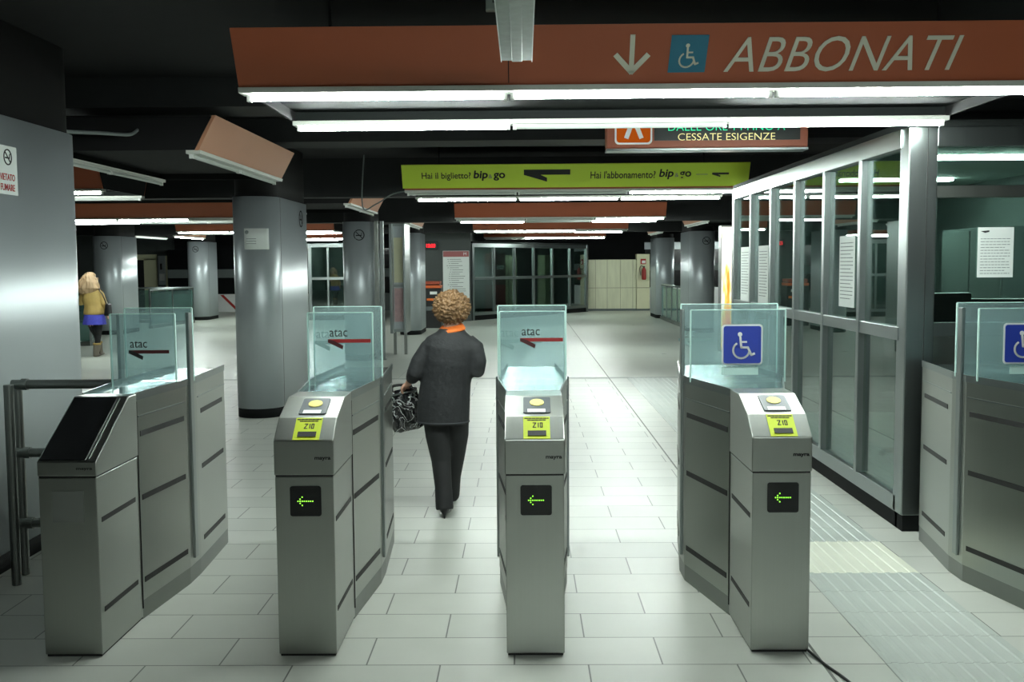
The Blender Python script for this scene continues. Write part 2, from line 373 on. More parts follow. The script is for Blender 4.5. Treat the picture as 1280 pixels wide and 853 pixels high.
canopy('lamp_canopy', 'unseen orange lamp canopy added before the turnstiles to light their fronts', (CX, -1.5, 0), 3, (0, 1, 0), (0, 1, 1))  # out of view, added to light the turnstile fronts and sign panel

# sign lettering on the front panel of the near canopy (face from (y-.59, 2.425) up to (y-.72, 2.67))
fy, V0 = 5.32, Vector((0, -.13, .245)).normalized()
def onpanel(x, z): return (x, fy-.59-.13*(z-2.425)/.245-.002, z)
text('lettering', 'ABBONATI', 'letter', c0, onpanel(.905, 2.475), V=V0, width=1.045, height=.158, size=.2, shear=.25, offset=-.0008, spacing=1.02, extrude=.002)
f = frame_fn(onpanel(.49, 2.548), (1, 0, 0), V0)
bm = bmesh.new(); stroke(bm, [(0, .085), (0, -.075)], .022, f, .003); stroke(bm, [(-.07, -.002), (0, -.078), (.07, -.002)], .024, f, .003)
ob('arrow_sign', bm, 'letter', c0)
f = frame_fn(onpanel(.742, 2.550), (1, 0, 0), V0)
bm = bmesh.new(); flat_poly(bm, [(-.088, -.084), (.078, -.084), (.086, .084), (-.08, .084)], f, .002); pl = ob('wheelchair_plate', bm, 'teal', c0)
f = frame_fn(onpanel(.742, 2.546), (1, 0, 0), V0); bm = bmesh.new(); wheelchair(bm, lambda u, v, n: f(u+v*.1, v, n+.0022), .14); ob('wheelchair_symbol', bm, 'letter', pl)
bm = bmesh.new(); f = frame_fn(onpanel(-.062, 2.55), (1, 0, 0), V0); flat_poly(bm, [(-.002, -.125), (.002, -.125), (.002, .12), (-.002, .12)], f, .0015); ob('panel_joint', bm, 'slot', c0)

# lime banner fixed across the second canopy
lb = thing('lime_banner', 'long lime green advertising banner below the lamp canopy, bip&go', 'banner', (CX, 11.1, 2.56))
def onban(x, z): return (x, 11.86-.59-.13*(z-2.425)/.245-.022, z)
f = frame_fn(onban(CX+.02, 2.565), (1, 0, 0), V0)
bm = bmesh.new(); prism(bm, [(-1.875, -.135), (1.875, -.135), (1.875, .138), (-1.875, .138)], -.012, 0, lambda p, q, n: f(p, q, n)); ob('banner_sheet', bm, 'lime', lb, bevel=.002)
text('lettering', 'Hai il biglietto?', 'ink', lb, onban(-1.095, 2.525), V=V0, width=.53, height=.095, size=.1, offset=.0008)
text('lettering', 'bip', 'ink', lb, onban(-.535, 2.522), V=V0, width=.155, height=.118, size=.1, offset=.0025, shear=.12)
text('lettering', '&', 'inkgrey', lb, onban(-.372, 2.545), V=V0, width=.04, height=.045, size=.1)
text('lettering', 'go', 'ink', lb, onban(-.318, 2.522), V=V0, width=.125, height=.09, size=.1, offset=.0025)
text('lettering', "Hai l'abbonamento?", 'ink', lb, onban(.73, 2.535), V=V0, width=.70, height=.085, size=.1, offset=.0008)
text('lettering', 'bip', 'ink', lb, onban(1.47, 2.522), V=V0, width=.155, height=.118, size=.1, offset=.0022, shear=.12)
text('lettering', '&', 'inkgrey', lb, onban(1.64, 2.545), V=V0, width=.04, height=.045, size=.1)
text('lettering', 'go', 'ink', lb, onban(1.69, 2.522), V=V0, width=.125, height=.09, size=.1, offset=.0015)
for (cx, cz, s, m) in ((.26, 2.60, 1.0, 'ink'), (2.13, 2.575, .36, 'ink')):
    f = frame_fn(onban(cx, cz), (1, 0, 0), V0); bm = bmesh.new()
    flat_poly(bm, [(-.25*s, .035*s), (.25*s, .035*s), (.25*s, -.025*s), (-.07*s, -.025*s), (.0, -.06*s), (-.0, -.105*s), (-.25*s, -.025*s)], f, .0015)
    ob('logo', bm, m, lb)
bm = bmesh.new(); f = frame_fn(onban(1.93, 2.57), (1, 0, 0), V0); stroke(bm, [(-.06, 0), (.06, 0)], .006, f); ob('logo', bm, 'inkgrey', lb)

# hanging LED message sign
ls = thing('message_sign', 'hanging brown message sign with glowing text above the booth', 'sign', (1.33, 7.5, 2.60))
bx('housing', mat('sign_brown', (150, 82, 58), .5), ls, .605, 2.06, 7.5, 7.64, 2.445, 2.76, bevel=.012)
bx('bottom_rail', 'alu', ls, .605, 2.06, 7.49, 7.64, 2.428, 2.447, bevel=.003)
bx('screen', mat('led_screen', (24, 34, 32), .3), ls, .95, 2.0, 7.492, 7.51, 2.50, 2.73)
text('lettering', 'DALLE ORE 14 FINO A', 'led_mint', ls, (1.05, 7.491, 2.569), width=.84, height=.055, size=.1, offset=-.001)
text('lettering', 'CESSATE ESIGENZE', 'led_yellow', ls, (1.12, 7.491, 2.500), width=.70, height=.050, size=.1, offset=-.001)
f = frame_fn((.80, 7.499, 2.60), (1, 0, 0), (0, 0, 1))
bm = bmesh.new(); flat_poly(bm, rrect(.27, .25, .03), f, .003); ic = ob('icon_plate', bm, 'white', ls)
bm = bmesh.new(); flat_poly(bm, rrect(.245, .225, .025), f, .005); ob('icon_field', bm, emitmat('icon_orange', (214, 100, 30), .55), ic)
bm = bmesh.new(); stroke(bm, [(-.05, -.075), (0, .06), (.055, -.075)], .032, lambda u, v, n: f(u, v, n+.005), .002); ob('icon_symbol', bm, 'white', ic)
for x in (.9, 1.8):
    bx('hanger', 'steel_dark', ls, x-.01, x+.01, 7.56, 7.58, 2.76, 2.96)

# galvanised cable tray, junction box, loose ceiling cables
ct = thing('cable_tray', 'galvanised cable tray end hanging in front of the orange sign canopy', 'cable tray', (-.022, 3.2, 2.41))
bx('tray_bed', 'galv', ct, -.083, .039, 1.2, 4.06, 2.41, 2.414)
bx('tray_rib', 'galv', ct, -.04, .0, 1.2, 4.06, 2.405, 2.411, bevel=.002)
for x in (-.083, .036): bx('tray_flange', 'alu', ct, x, x+.003, 1.2, 4.06, 2.404, 2.47)
for y in (1.6, 3.3): bx('hanger', 'steel_dark', ct, -.03, -.02, y, y+.012, 2.414, 2.96)
jb = thing('junction_box', 'grey junction box on the ceiling above the orange canopy', 'junction box', (-.15, 4.2, 2.7))
bx('box_body', 'galv', jb, -.155, -.075, 4.45, 4.5, 2.70, 2.765, bevel=.004); bx('cover_screw', 'slot', jb, -.125, -.112, 4.444, 4.452, 2.728, 2.74)
bx('bracket', 'steel_dark', jb, -.12, -.11, 4.47, 4.48, 2.765, 2.96)
def cable(name, label, pts, r, m):
    bm = bmesh.new(); limb(bm, pts, [r]*len(pts), 8); o = ob(name, bm, m, smooth=True); return tag(o, label, 'cable')
def spline(P, n=6):
    P = [Vector(p) for p in P]; out = []
    for i in range(len(P)-1):
        a, b, c, d = P[max(i-1, 0)], P[i], P[i+1], P[min(i+2, len(P)-1)]
        for k in range(n):
            t = k/n; out.append(.5*((2*b)+(c-a)*t+(2*a-5*b+4*c-d)*t*t+(3*b-a-3*c+d)*t**3))
    return out+[P[-1]]
cable('ceiling_cable', 'loose pale cable hanging from the ceiling beside the big steel column', spline([(-2.95, 6.35, 2.47), (-2.86, 6.5, 2.47), (-2.80, 6.8, 2.50), (-2.74, 7.0, 2.515), (-2.70, 7.12, 2.53), (-2.69, 7.235, 2.58)]), .012, 'inkgrey')
cable('ceiling_cable.001', 'thin cable drooping left of the lime banner', spline([(-1.3, 12.3, 2.5), (-1.55, 12.35, 2.47), (-1.78, 12.45, 2.35), (-1.95, 12.5, 2.33), (-1.92, 12.5, 2.96)]), .008, 'inkgrey')

# ------------------------------------------------------------------ stadium columns
def no_smoking(parent, O, U, V, r):
    f = frame_fn(O, U, V); bm = bmesh.new()
    stroke(bm, [(r*math.cos(a), r*math.sin(a)) for a in [k*math.pi/12 for k in range(24)]], r*.16, f, .003, True)
    stroke(bm, [(-r*.68, r*.68), (r*.68, -r*.68)], r*.14, f, .003)
    stroke(bm, [(-r*.6, -r*.1), (r*.45, -r*.1)], r*.2, f, .003); stroke(bm, [(r*.5, 0), (r*.45, r*.25), (r*.6, r*.45)], r*.08, f, .003)
    return ob('no_smoking_mark', bm, 'ink', parent)
def column(label, cx, cy, hx, ly, ztop=2.345, mark=None):
    t = thing('column', label, 'column', (cx, cy, 0), 'steel-clad columns')
    def shape(k):
        p = []; n = 28; h = hx*k
        for i in range(n+1):
            a = math.pi*i/n; p.append((cx+h*math.cos(a), cy+ly+h*math.sin(a)))
        for i in range(n+1):
            a = math.pi+math.pi*i/n; p.append((cx+h*math.cos(a), cy-ly+h*math.sin(a)))
        return p
    def slab(name, m, k, z0, z1):
        bm = bmesh.new(); prism(bm, shape(k), z0, z1, lambda p, q, z: (p, q, z)); o = ob(name, bm, m, t)
        for q in o.data.polygons: q.use_smooth = abs(q.normal.z) < .5 and len(q.vertices) == 4
        return o
    slab('shaft', 'clad', 1, .10, ztop); slab('skirting', 'skirt', .985, 0, .105); slab('neck', 'ceil', .90, ztop, 2.96)
    for s in (-1, 1):
        bx('panel_seam', 'slot', t, cx+s*hx-.0015, cx+s*hx+.0015, cy-ly-.003, cy-ly+.003, .11, ztop-.005)
    if mark: no_smoking(t, (cx+mark, cy-ly-math.sqrt(max(hx*hx-mark*mark, 0))-.004, 2.12), (1, 0, 0), (0, 0, 1), .085)
    return t
big = column('large flat-sided steel column at the left edge with a no smoking notice', -3.08, 5.15, .31, 1.13, 2.43)
k1 = column('round-fronted steel column with a white notice, nearest behind the turnstiles', -2.85, 11.65, .25, .65)
column('second round steel column, left of the display posts', -2.81, 17.9, .255, .45, mark=.06)
column('third steel column, partly behind the leaning display case', -2.63, 24.3, .25, .55, mark=-.12)
column('right-hand steel column closest to the glazed booth', 4.15, 24.6, .30, .6, mark=.06)
column('slim-looking far right steel column beside the extinguisher pier', 4.15, 30.8, .27, .6, mark=.0)
column('wide far left steel column beside the person in mustard', -9.97, 25.0, .335, .45, mark=.05)
column('farther left steel column, behind the glass balustrade', -9.78, 31.2, .31, .4, mark=.02)
column('steel column standing behind the glazed booth', 4.15, 18.2, .28, .6)
# notices stuck on columns
def notice(name, label, f, wd, ht, lines, top=None):
    bm = bmesh.new(); flat_poly(bm, [(-wd/2, -ht/2), (wd/2, -ht/2), (wd/2, ht/2), (-wd/2, ht/2)], f, .002)
    o = ob(name, bm, 'paper'); tag(o, label, 'notice')
    bm = bmesh.new(); random.seed(len(label))
    for y, a, b in lines:
        x = a
        while x < b:
            l = random.uniform(.02, .06)*wd*2; l = min(l, b-x)
            stroke(bm, [(x, y), (x+l, y)], ht*.012, lambda u, v, n: f(u, v, n+.002), .0008); x += l+wd*.03
    ob('print', bm, 'inkgrey', o, False)
    return o
f = frame_fn((-2.766, 5.5, 2.14), (0, 1, 0), (0, 0, 1))
bm = bmesh.new(); flat_poly(bm, [(-.12, -.13), (.12, -.13), (.12, .13), (-.12, .13)], f, .002); o = ob('notice', bm, 'paper'); tag(o, 'white no smoking notice with red words on the big left column', 'notice')
no_smoking(o, f(0.02, .07, .002), (0, 1, 0), (0, 0, 1), .04)
text('lettering', 'VIETATO', 'red_ink', o, f(-.07, -.055, .002), (0, 1, 0), (0, 0, 1), width=.16, height=.036, size=.1, offset=.001)
text('lettering', 'FUMARE', 'red_ink', o, f(-.065, -.11, .002), (0, 1, 0), (0, 0, 1), width=.15, height=.036, size=.1, offset=.001)
# curved notice on the front of the near round column
bm = bmesh.new(); K = []
for i in range(9):
    a = math.radians(-108+i*7.5); K.append((-2.85+.2525*math.cos(a), 11.0+.2525*math.sin(a)))
for (x0, y0), (x1, y1) in zip(K, K[1:]):
    vs = [bm.verts.new(v) for v in ((x0, y0, 1.79), (x1, y1, 1.79), (x1, y1, 2.01), (x0, y0, 2.01))]; bm.faces.new(vs)
bmesh.ops.remove_doubles(bm, verts=bm.verts, dist=1e-5)
bmesh.ops.solidify(bm, geom=bm.faces[:], thickness=.0015)
o = ob('notice', bm, 'paper', smooth=True); tag(o, 'white notice wrapped on the round front of the nearest column', 'notice')
f = frame_fn((-2.85, 10.741, 1.9), (1, 0, 0), (0, 0, 1)); bm = bmesh.new()
disc(bm, -.045, .07, .02, f, .003)
for i, z in enumerate((.0, -.025, -.05)): stroke(bm, [(-.05, z), (.05, z)], .006, f, .003)
ob('print', bm, 'inkgrey', o)
f = frame_fn((-2.596, 12.0, 2.16), (0, 1, 0), (0, 0, 1)); no_smoking(k1, f(0, 0, 0), (0, 1, 0), (0, 0, 1), .09)

# ------------------------------------------------------------------ turnstiles
def logo(name, parent, O, s, m1, m2, mt, world=False):
    f = frame_fn(O, (1, 0, 0), (0, 0, 1)); bm = bmesh.new()
    flat_poly(bm, [(-.5*s, .04*s), (.5*s, .04*s), (.5*s, -.045*s), (-.5*s, -.045*s)], f); a = ob(name, bm, m1, parent, world)
    bm = bmesh.new(); flat_poly(bm, [(-.5*s, .04*s), (-.5*s, -.035*s), (-.16*s, -.20*s), (-.14*s, -.115*s), (-.35*s, .0)], lambda u, v, n: f(u, v, n+.0006)); ob('logo_stroke', bm, m2, a, world)
    text('lettering', 'atac', mt, a, f(-.46*s, .10*s, 0), (1, 0, 0), (0, 0, 1), width=.42*s, height=.17*s, size=.1, world=world)
def seg_box(bm, a, b, z0, z1, t, inset=0.0):          # thin upright strip lying on the side line a->b
    a, b = Vector(a), Vector(b); d = (b-a).normalized(); n = Vector((d.y, -d.x))
    a2, b2 = a+d*inset, b-d*inset
    prism(bm, [tuple(a2-n*t), tuple(b2-n*t), tuple(b2+n*t), tuple(a2+n*t)], z0, z1, lambda p, q, z: (p, q, z))
def turnstile(label, loc, flare, pane, kind='in', wheel=False, top=1.05, logo_side=None):
    t = thing('turnstile', label, 'turnstile', loc, 'turnstiles in a row')
    h = .12; W = dict(world=False)
    # pedestal below the seam, cowl above it
    bx('pedestal', 'steel', t, -h, h, 0.012, .47, .010, .756, bevel=.003, **W)
    bx('plinth', 'slot', t, -h+.006, h-.006, .018, .46, 0, .012, **W)
    bm = bmesh.new()
    if kind == 'in': prof = [(0.01, .762), (0.01, .905), (.11, .985), (.29, top), (.47, top), (.47, .762)]
    else: prof = [(0.01, .762), (0.01, .822), (.38, top-.005), (.47, top-.005), (.47, .762)]
    prism(bm, prof, -h-.003, h+.003, lambda y, z, x: (x, y, z)); cowl = ob('cowl', bm, 'steel', t, False, .004)
    bx('cowl_seam', 'slot', t, -h+.002, h-.002, .0145, .465, .754, .764, **W)
    # flared body
    side = [(h, .465), (flare, .99), (flare, 1.16), (h+(flare-h)*.35, 1.77)]
    poly = [(x, y) for x, y in side]+[(-x, y) for x, y in reversed(side)]
    bm = bmesh.new(); prism(bm, poly, .085, top-.03, lambda x, y, z: (x, y, z)); ob('body', bm, 'steel', t, False, .003)
    bm = bmesh.new(); prism(bm, [(x*.985, y) for x, y in poly], 0, .09, lambda x, y, z: (x, y, z)); ob('plinth', bm, 'steel_dark', t, False)
    # sunk top plate with a raised bright rim
    bm = bmesh.new(); prism(bm, [(x*.97, y) for x, y in poly], top-.032, top-.022, lambda x, y, z: (x, y, z)); ob('top_plate', bm, 'steel_top', t, False)
    for s in (-1, 1):
        bm = bmesh.new()
        for a, b in zip(side, side[1:]): seg_box(bm, (s*a[0], a[1]), (s*b[0], b[1]), top-.035, top, .0035)
        ob('rim', bm, 'alu', t, False)
        for (a, b, ins) in ((side[0], side[1], .03), (side[2], side[3], .07)):
            A, B = (s*a[0], a[1]), (s*b[0], b[1])
            for z0 in (.845, .55, .165):
                bm = bmesh.new(); seg_box(bm, A, B, z0, z0+.025, .0022, ins); ob('slot', bm, 'slot', t, False)
            bm = bmesh.new(); seg_box(bm, A, B, .936, .942, .0045, .012); ob('panel_seam', bm, 'alu', t, False)
        for z0 in (.56, .18):
            bx('slot', 'slot', t, s*h-.0015, s*h+.0015, .05, .42, z0, z0+.021, **W)
        bx('panel_seam', 'slot', t, s*(h+.002)-.002, s*(h+.002)+.002, .4645, .4675, .05, top-.04, **W)
        # post that guides the glass
        e = flare+.004
        bx('edge_post', 'alu', t, s*e-.009, s*e+.009, 1.035, 1.085, .12, 1.385 if pane == 'tall' else top+.0, bevel=.003, **W)
        bx('post_gap', 'slot', t, s*(flare+.001)-.003, s*(flare+.001)+.003, 1.085, 1.10, .12, top-.02, **W)
    # back end panel
    bx('end_panel', 'steel_dark', t, -side[3][0]+.01, side[3][0]-.01, 1.768, 1.776, .10, top-.05, **W)
    # glass leaves
    for y, z1, wd in ((.90, 1.385, flare-.012), (1.12, 1.405, flare+.002)):
        g = bx('glass_pane', 'gate_glass', t, -wd, wd, y-.005, y+.005, top-.02, z1, **W)
        bm = bmesh.new(); box(bm, -wd, wd, y-.0055, y+.0055, z1, z1+.004)
        for s in (-1, 1): box(bm, s*wd-.003, s*wd+.003, y-.006, y+.006, top-.02, z1)
        ob('glass_rim', bm, 'glass_edge', g, False)
        if y < 1:
            if not wheel:
                if kind == 'in': logo('logo', g, (.045, y-.0075, 1.248), .21, 'logo_red', 'logo_dark', 'ink')
                else: logo('logo', g, (.03, y-.0075, 1.20), .2, 'logo_dark', 'slot', 'ink')
            if wheel:
                f = frame_fn((.02 if loc[0] < 2 else -.015, y-.007, 1.215), (1, 0, 0), (0, 0, 1))
                bm = bmesh.new(); flat_poly(bm, rrect(.20, .20, .016), f, .002); p = ob('wheelchair_sign', bm, 'white', g, False)
                bm = bmesh.new(); flat_poly(bm, rrect(.184, .184, .012), f, .004); ob('sign_field', bm, 'blue', p, False)
                bm = bmesh.new(); wheelchair(bm, lambda u, v, n: f(u, v, n+.004), .17); ob('wheelchair_symbol', bm, 'white', p, False)
                bx('sticker_back', 'glass_edge', g, -.08, .10, y-.0065, y-.0055, 1.065, 1.105, **W)
        elif logo_side != 'none':
            logo('logo', g, (logo_side, y-.0075, 1.225), .22 if not wheel else .18, 'logo_grey', 'logo_grey', 'logo_grey')
    if kind == 'in':
        f = frame_fn((.005, .01, .655), (1, 0, 0), (0, 0, 1))
        bm = bmesh.new(); flat_poly(bm, rrect(.128, .125, .01), f, .004); d = ob('display', bm, 'screen', t, False)
        bm = bmesh.new(); P = [(-.027, 0), (-.0195, .0075), (-.0195, -.0075), (-.012, .015), (-.012, -.015)]+[(-.0195+.0075*k, 0) for k in range(7)]
        for u, v in P: disc(bm, u*1.15, v*1.15, .0027, lambda a, b, n: f(a, b, n+.004), .001, 8)
        ob('arrow', bm, 'led_green', d, False)
        # lower slope: yellow sticker with ticket slot ; upper slope: card reader
        f = frame_fn((.012, .0595, .945), (1, 0, 0), (0, .10, .08))
        bm = bmesh.new(); flat_poly(bm, [(-.058, -.060), (.052, -.060), (.052, .062), (-.058, .062)], f, .0018); st = ob('sticker', bm, 'yellow', cowl, False)
        g = lambda u, v, n: f(u, v, n+.002)
        bm = bmesh.new(); flat_poly(bm, [(-.04, -.045), (.036, -.045), (.036, -.018), (-.04, -.018)], g, .003); ob('ticket_slot', bm, 'slot', st, False)
        bm = bmesh.new()
        for v, a, b in ((.052, -.052, .046), (.042, -.04, .036)): 
            x = a
            while x < b: stroke(bm, [(x, v), (min(x+.012, b), v)], .005, g, .0008); x += .0155
        stroke(bm, [(-.018, .026), (-.006, .026), (-.018, .002), (-.006, .002)], .004, g, .0008)
        stroke(bm, [(.004, .026), (.004, .002)], .004, g, .0008); stroke(bm, [(.012, .026), (.02, .026), (.02, .002), (.012, .002), (.012, .026)], .004, g, .0008)
        ob('print', bm, 'ink', st, False)
        f = frame_fn((.012, .20, 1.0185), (1, 0, 0), (0, .18, top-.985))
        bm = bmesh.new(); flat_poly(bm, rrect(.115, .14, .008), f, .004); rd = ob('card_reader', bm, mat('reader_grey', (66, 74, 78), .4) if 'reader' not in M else M['reader'], cowl, False); M['reader'] = rd.data.materials[0]
        bm = bmesh.new(); disc(bm, 0, .018, .03, lambda a, b, n: f(a, b, n+.004), .003, 24); ob('reader_disc', bm, 'yellow_disc', rd, False)
        bm = bmesh.new(); flat_poly(bm, [(-.04, -.066), (.035, -.066), (.035, -.038), (-.04, -.038)], lambda a, b, n: f(a, b, n+.004), .001); ob('reader_label', bm, 'white', rd, False)
        text('lettering', 'mayra', 'ink', cowl, (.045, .0085, .822), width=.066, height=.016, size=.1, offset=.003, world=False)
    else:
        f = frame_fn((-.01, .195, .934), (1, 0, 0), (0, .37, top-.827))
        bm = bmesh.new(); flat_poly(bm, [(-.105, -.205), (.085, -.205), (.085, .205), (-.105, .205)], f, .003); sp = ob('dark_panel', bm, 'screen', cowl, False)
        bm = bmesh.new(); flat_poly(bm, [(.092, -.20), (.098, -.20), (.098, .20), (.092, .20)], f, .003); ob('panel_strip', bm, 'alu', cowl, False)
        bx('blank_plate', mat('blank_plate', (150, 154, 150), .45, .9), t, -.065, .065, .009, .013, .57, .70, **W)
        text('lettering', 'mayra', 'ink', cowl, (.04, .0085, .785), width=.066, height=.012, size=.1, offset=.001, world=False)
    return t
turnstile('leftmost turnstile, steel with a dark sloping panel and no green arrow', (-1.88, 4.12, 0), .172, 'tall', 'out', logo_side='none')
turnstile('turnstile with a yellow sticker and green arrow, left of the walking woman', (-.904, 4.12, 0), .172, 'low', logo_side=-.06)
turnstile('middle turnstile with a yellow sticker, right of the walking woman', (.041, 4.12, 0), .172, 'low', logo_side=-.06)
turnstile('wide turnstile with a wheelchair sign, green arrow and yellow sticker', (1.055, 4.15, 0), .245, 'tall', wheel=True, logo_side=-.17)
turnstile('wide turnstile at the right edge with a wheelchair sign, beside the booth', (2.455, 4.12, 0), .245, 'tall', wheel=True, logo_side='none')
cable('floor_cable', 'short black cable on the floor in front of the wide turnstile', spline([(1.17, 4.16, .012), (1.2, 4.02, .006), (1.24, 3.86, .006), (1.28, 3.6, .006)]), .006, 'black')

# tubular barrier between the big column and the first turnstile
hr = thing('barrier_rail', 'tubular steel barrier joining the left column and first turnstile', 'railing', (-2.67, 5.15, 0))
for x, y in ((-2.60, 5.10), (-2.645, 5.28)):
    bm = bmesh.new(); limb(bm, [(x, y, 0), (x, y, 1.03)], [.024]*2, 16); ob('post', bm, 'steel_dark', hr, smooth=False, bevel=.003)
for z in (1.02, .665, .297):
    bm = bmesh.new(); limb(bm, [(-2.63, 5.2, z), (-2.07, 5.2, z)], [.024]*2, 16); ob('rail', bm, 'steel_dark', hr)
    bm = bmesh.new(); limb(bm, [(-2.58, 5.2, z), (-2.55, 5.2, z)], [.03]*2, 16); ob('collar', bm, 'steel_dark', hr)

# ------------------------------------------------------------------ glazed booth on the right
bt = thing('ticket_booth', 'steel-framed glazed staff booth along the right side', 'booth', (2.25, 6.07, 0))
def glazing(root, f, us, z0, zs, zr, z1, depth=.07, glass='glass', plinth='skirt', frame='alu', seams=True):
    u0, u1 = us[0], us[-1]
    bx('plinth', plinth, root, u0, u1, .012, depth, 0, z0, f)
    bx('sill', frame, root, u0, u1, 0, depth, z0, zs, f, .004)
    bx('mid_rail', frame, root, u0, u1, -.006, depth, zr-.045, zr+.035, f, .004)
    bx('header', frame, root, u0, u1, -.012, depth, z1-.115, z1, f, .004)
    for i, u in enumerate(us):
        if 0 < i < len(us)-1: bx('mullion', frame, root, u-.026, u+.026, -.012, depth, zs, z1-.11, f, .004)
    for a, b in zip(us, us[1:]):
        bx('glass_pane', glass, root, a+.02, b-.02, .03, .036, zs-.01, zr-.04, f)
        bx('glass_pane', glass, root, a+.02, b-.02, .03, .036, zr+.03, z1-.11, f)
YB = [6.07+.825*i for i in range(7)]
glazing(bt, lambda u, v, z: (2.25+v, u, z), [6.16]+YB[1:], .10, .20, 1.19, 2.40)
bm = bmesh.new(); box(bm, 2.25, 2.42, 6.06, 6.20, .10, 2.40); ob('corner_post', bm, 'alu', bt, bevel=.006)
bx('post_groove', 'slot', bt, 2.358, 2.362, 6.057, 6.061, .10, 2.39); bx('plinth', 'skirt', bt, 2.262, 2.41, 6.07, 6.19, 0, .10)
bx('corner_post', 'alu', bt, 2.24, 2.33, 10.98, 11.08, 0, 2.40, bevel=.006)
glazing(bt, lambda u, v, z: (u, 6.08+v, z), [2.42, 3.30, 4.2], .10, .85, 1.22, 2.40)
bx('transom', 'steel_dark', bt, 2.42, 4.2, 6.075, 6.13, 1.99, 2.06, bevel=.003)
bx('lower_panel', 'steel', bt, 2.42, 4.2, 6.10, 6.13, .10, 1.2)
bx('roof', 'soffit', bt, 2.25, 4.5, 6.07, 11.08, 2.40, 2.44)
bx('booth_ceiling', 'interior_ceil', bt, 2.33, 4.4, 6.15, 11.0, 2.37, 2.398)
bx('back_panel', 'interior', bt, 4.4, 4.5, 6.07, 11.08, 0, 2.40)
bx('end_panel', 'interior', bt, 2.33, 4.4, 11.0, 11.08, 0, 2.40)
bx('booth_lamp', emitmat('booth_lamp_glow', (220, 245, 238), 110.0), bt, 2.9, 3.9, 7.4, 7.52, 2.345, 2.37, bevel=.004)
bx('booth_lamp', bpy.data.materials['booth_lamp_glow'], bt, 2.9, 3.9, 9.4, 9.52, 2.345, 2.37, bevel=.004)
dk = thing('service_desk', 'dark grey service desk behind the booth window', 'desk', (3.2, 6.6, 0))
bx('desk_top', 'desk', dk, 2.45, 4.2, 6.2, 6.95, .98, 1.02, bevel=.005); bx('desk_front', 'interior', dk, 2.5, 4.15, 6.25, 6.28, 0, .98)
for x in (2.5, 4.1): bx('leg', 'steel_dark', dk, x, x+.05, 6.85, 6.9, 0, .98)
def monitor(label, x, y, rz, z=1.02, s=1):
    t = thing('computer_monitor', label, 'monitor', (x, y, z)); t.rotation_euler.z = rz
    bx('casing', 'black', t, -.22*s, .22*s, -.03, .03, .10*s, .42*s, bevel=.012, world=False)
    bx('screen', 'screen', t, -.2*s, .2*s, .03, .034, .12*s, .40*s, world=False)
    bx('stand', 'black', t, -.03, .03, -.025, .02, .01, .12*s, world=False); bx('foot', 'black', t, -.11, .11, -.08, .08, 0, .012, bevel=.004, world=False)
monitor('grey monitor seen from behind at the booth window corner', 2.64, 6.52, math.radians(14), s=.95)
monitor('black monitor behind the paper notice in the booth', 3.05, 6.62, math.radians(-6), s=.85)
pr = thing('desk_printer', 'black ticket printer on the booth desk', 'printer', (2.85, 6.26, 1.02))
bx('printer_body', 'black', pr, 2.78, 2.96, 6.17, 6.30, 1.02, 1.16, bevel=.015); bx('paper_slot', 'desk', pr, 2.81, 2.93, 6.19, 6.23, 1.158, 1.165)
rc = thing('red_crate', 'red plastic crate on the booth desk at the right edge', 'crate', (3.02, 6.4, 1.02))
bm = bmesh.new(); prism(bm, [(-.09, 0), (.09, 0), (.12, .18), (-.12, .18)], 6.30, 6.5, lambda p, q, t: (3.10+p, t, 1.02+q)); ob('crate_body', bm, 'red_cloth', rc, bevel=.006); bx('crate_rim', 'red_cloth', rc, 2.97, 3.23, 6.29, 6.51, 1.19, 1.205, bevel=.004)
ch = thing('office_chair', 'dark office chair inside the booth', 'chair', (3.2, 8.3, 0))
bx('seat', 'desk', ch, 2.97, 3.43, 8.07, 8.53, .46, .54, bevel=.03); bx('backrest', 'desk', ch, 2.99, 3.41, 8.5, 8.56, .66, 1.15, bevel=.03)
bm = bmesh.new(); limb(bm, [(3.2, 8.3, .06), (3.2, 8.3, .47)], [.03]*2); ob('stem', bm, 'steel_dark', ch)
bx('back_bar', 'steel_dark', ch, 3.17, 3.23, 8.5, 8.54, .5, .7)
for k in range(5):
    a = 2*math.pi*k/5; bm = bmesh.new(); limb(bm, [(3.2, 8.3, .09), (3.2+.28*math.cos(a), 8.3+.28*math.sin(a), .05)], [.025, .018]); ob('leg', bm, 'black', ch)
    bm = bmesh.new(); ball(bm, (3.2+.28*math.cos(a), 8.3+.28*math.sin(a), .027), .027, 10); ob('castor', bm, 'black', ch, smooth=True)
cb = thing('tall_cabinet', 'tall grey cabinet at the back of the booth', 'cabinet', (4.1, 9.0, 0))
bx('carcass', 'desk', cb, 3.9, 4.38, 8.4, 9.6, 0, 1.9, bevel=.005)
for y in (8.41, 9.01): d = bx('door', 'interior', cb, 3.885, 3.9, y, y+.58, .06, 1.88, bevel=.003); bx('handle', 'alu', d, 3.87, 3.885, y+.27, y+.29, .9, 1.05)
pl = lambda n, top, st, w: [(top-st*i, -w, w*(.6 if i % 4 == 3 else .95)) for i in range(n)]
o = notice('paper_notice', 'white printed notice taped inside the booth window facing the hall', frame_fn((2.788, 6.104, 1.668), (1, 0, 0), (0, 0, 1)), .21, .295, pl(13, .08, .017, .088))
f = frame_fn((2.788, 6.103, 1.668), (1, 0, 0), (0, 0, 1)); bm = bmesh.new(); flat_poly(bm, [(-.09, .125), (-.04, .13), (-.04, .12), (-.065, .115)], f, .003); ob('letterhead', bm, 'ink', o)
notice('paper_notice', 'tall white list taped to the booth side glass near the corner', frame_fn((2.276, 7.25, 1.55), (0, -1, 0), (0, 0, 1)), .34, .5, pl(16, .2, .026, .14))
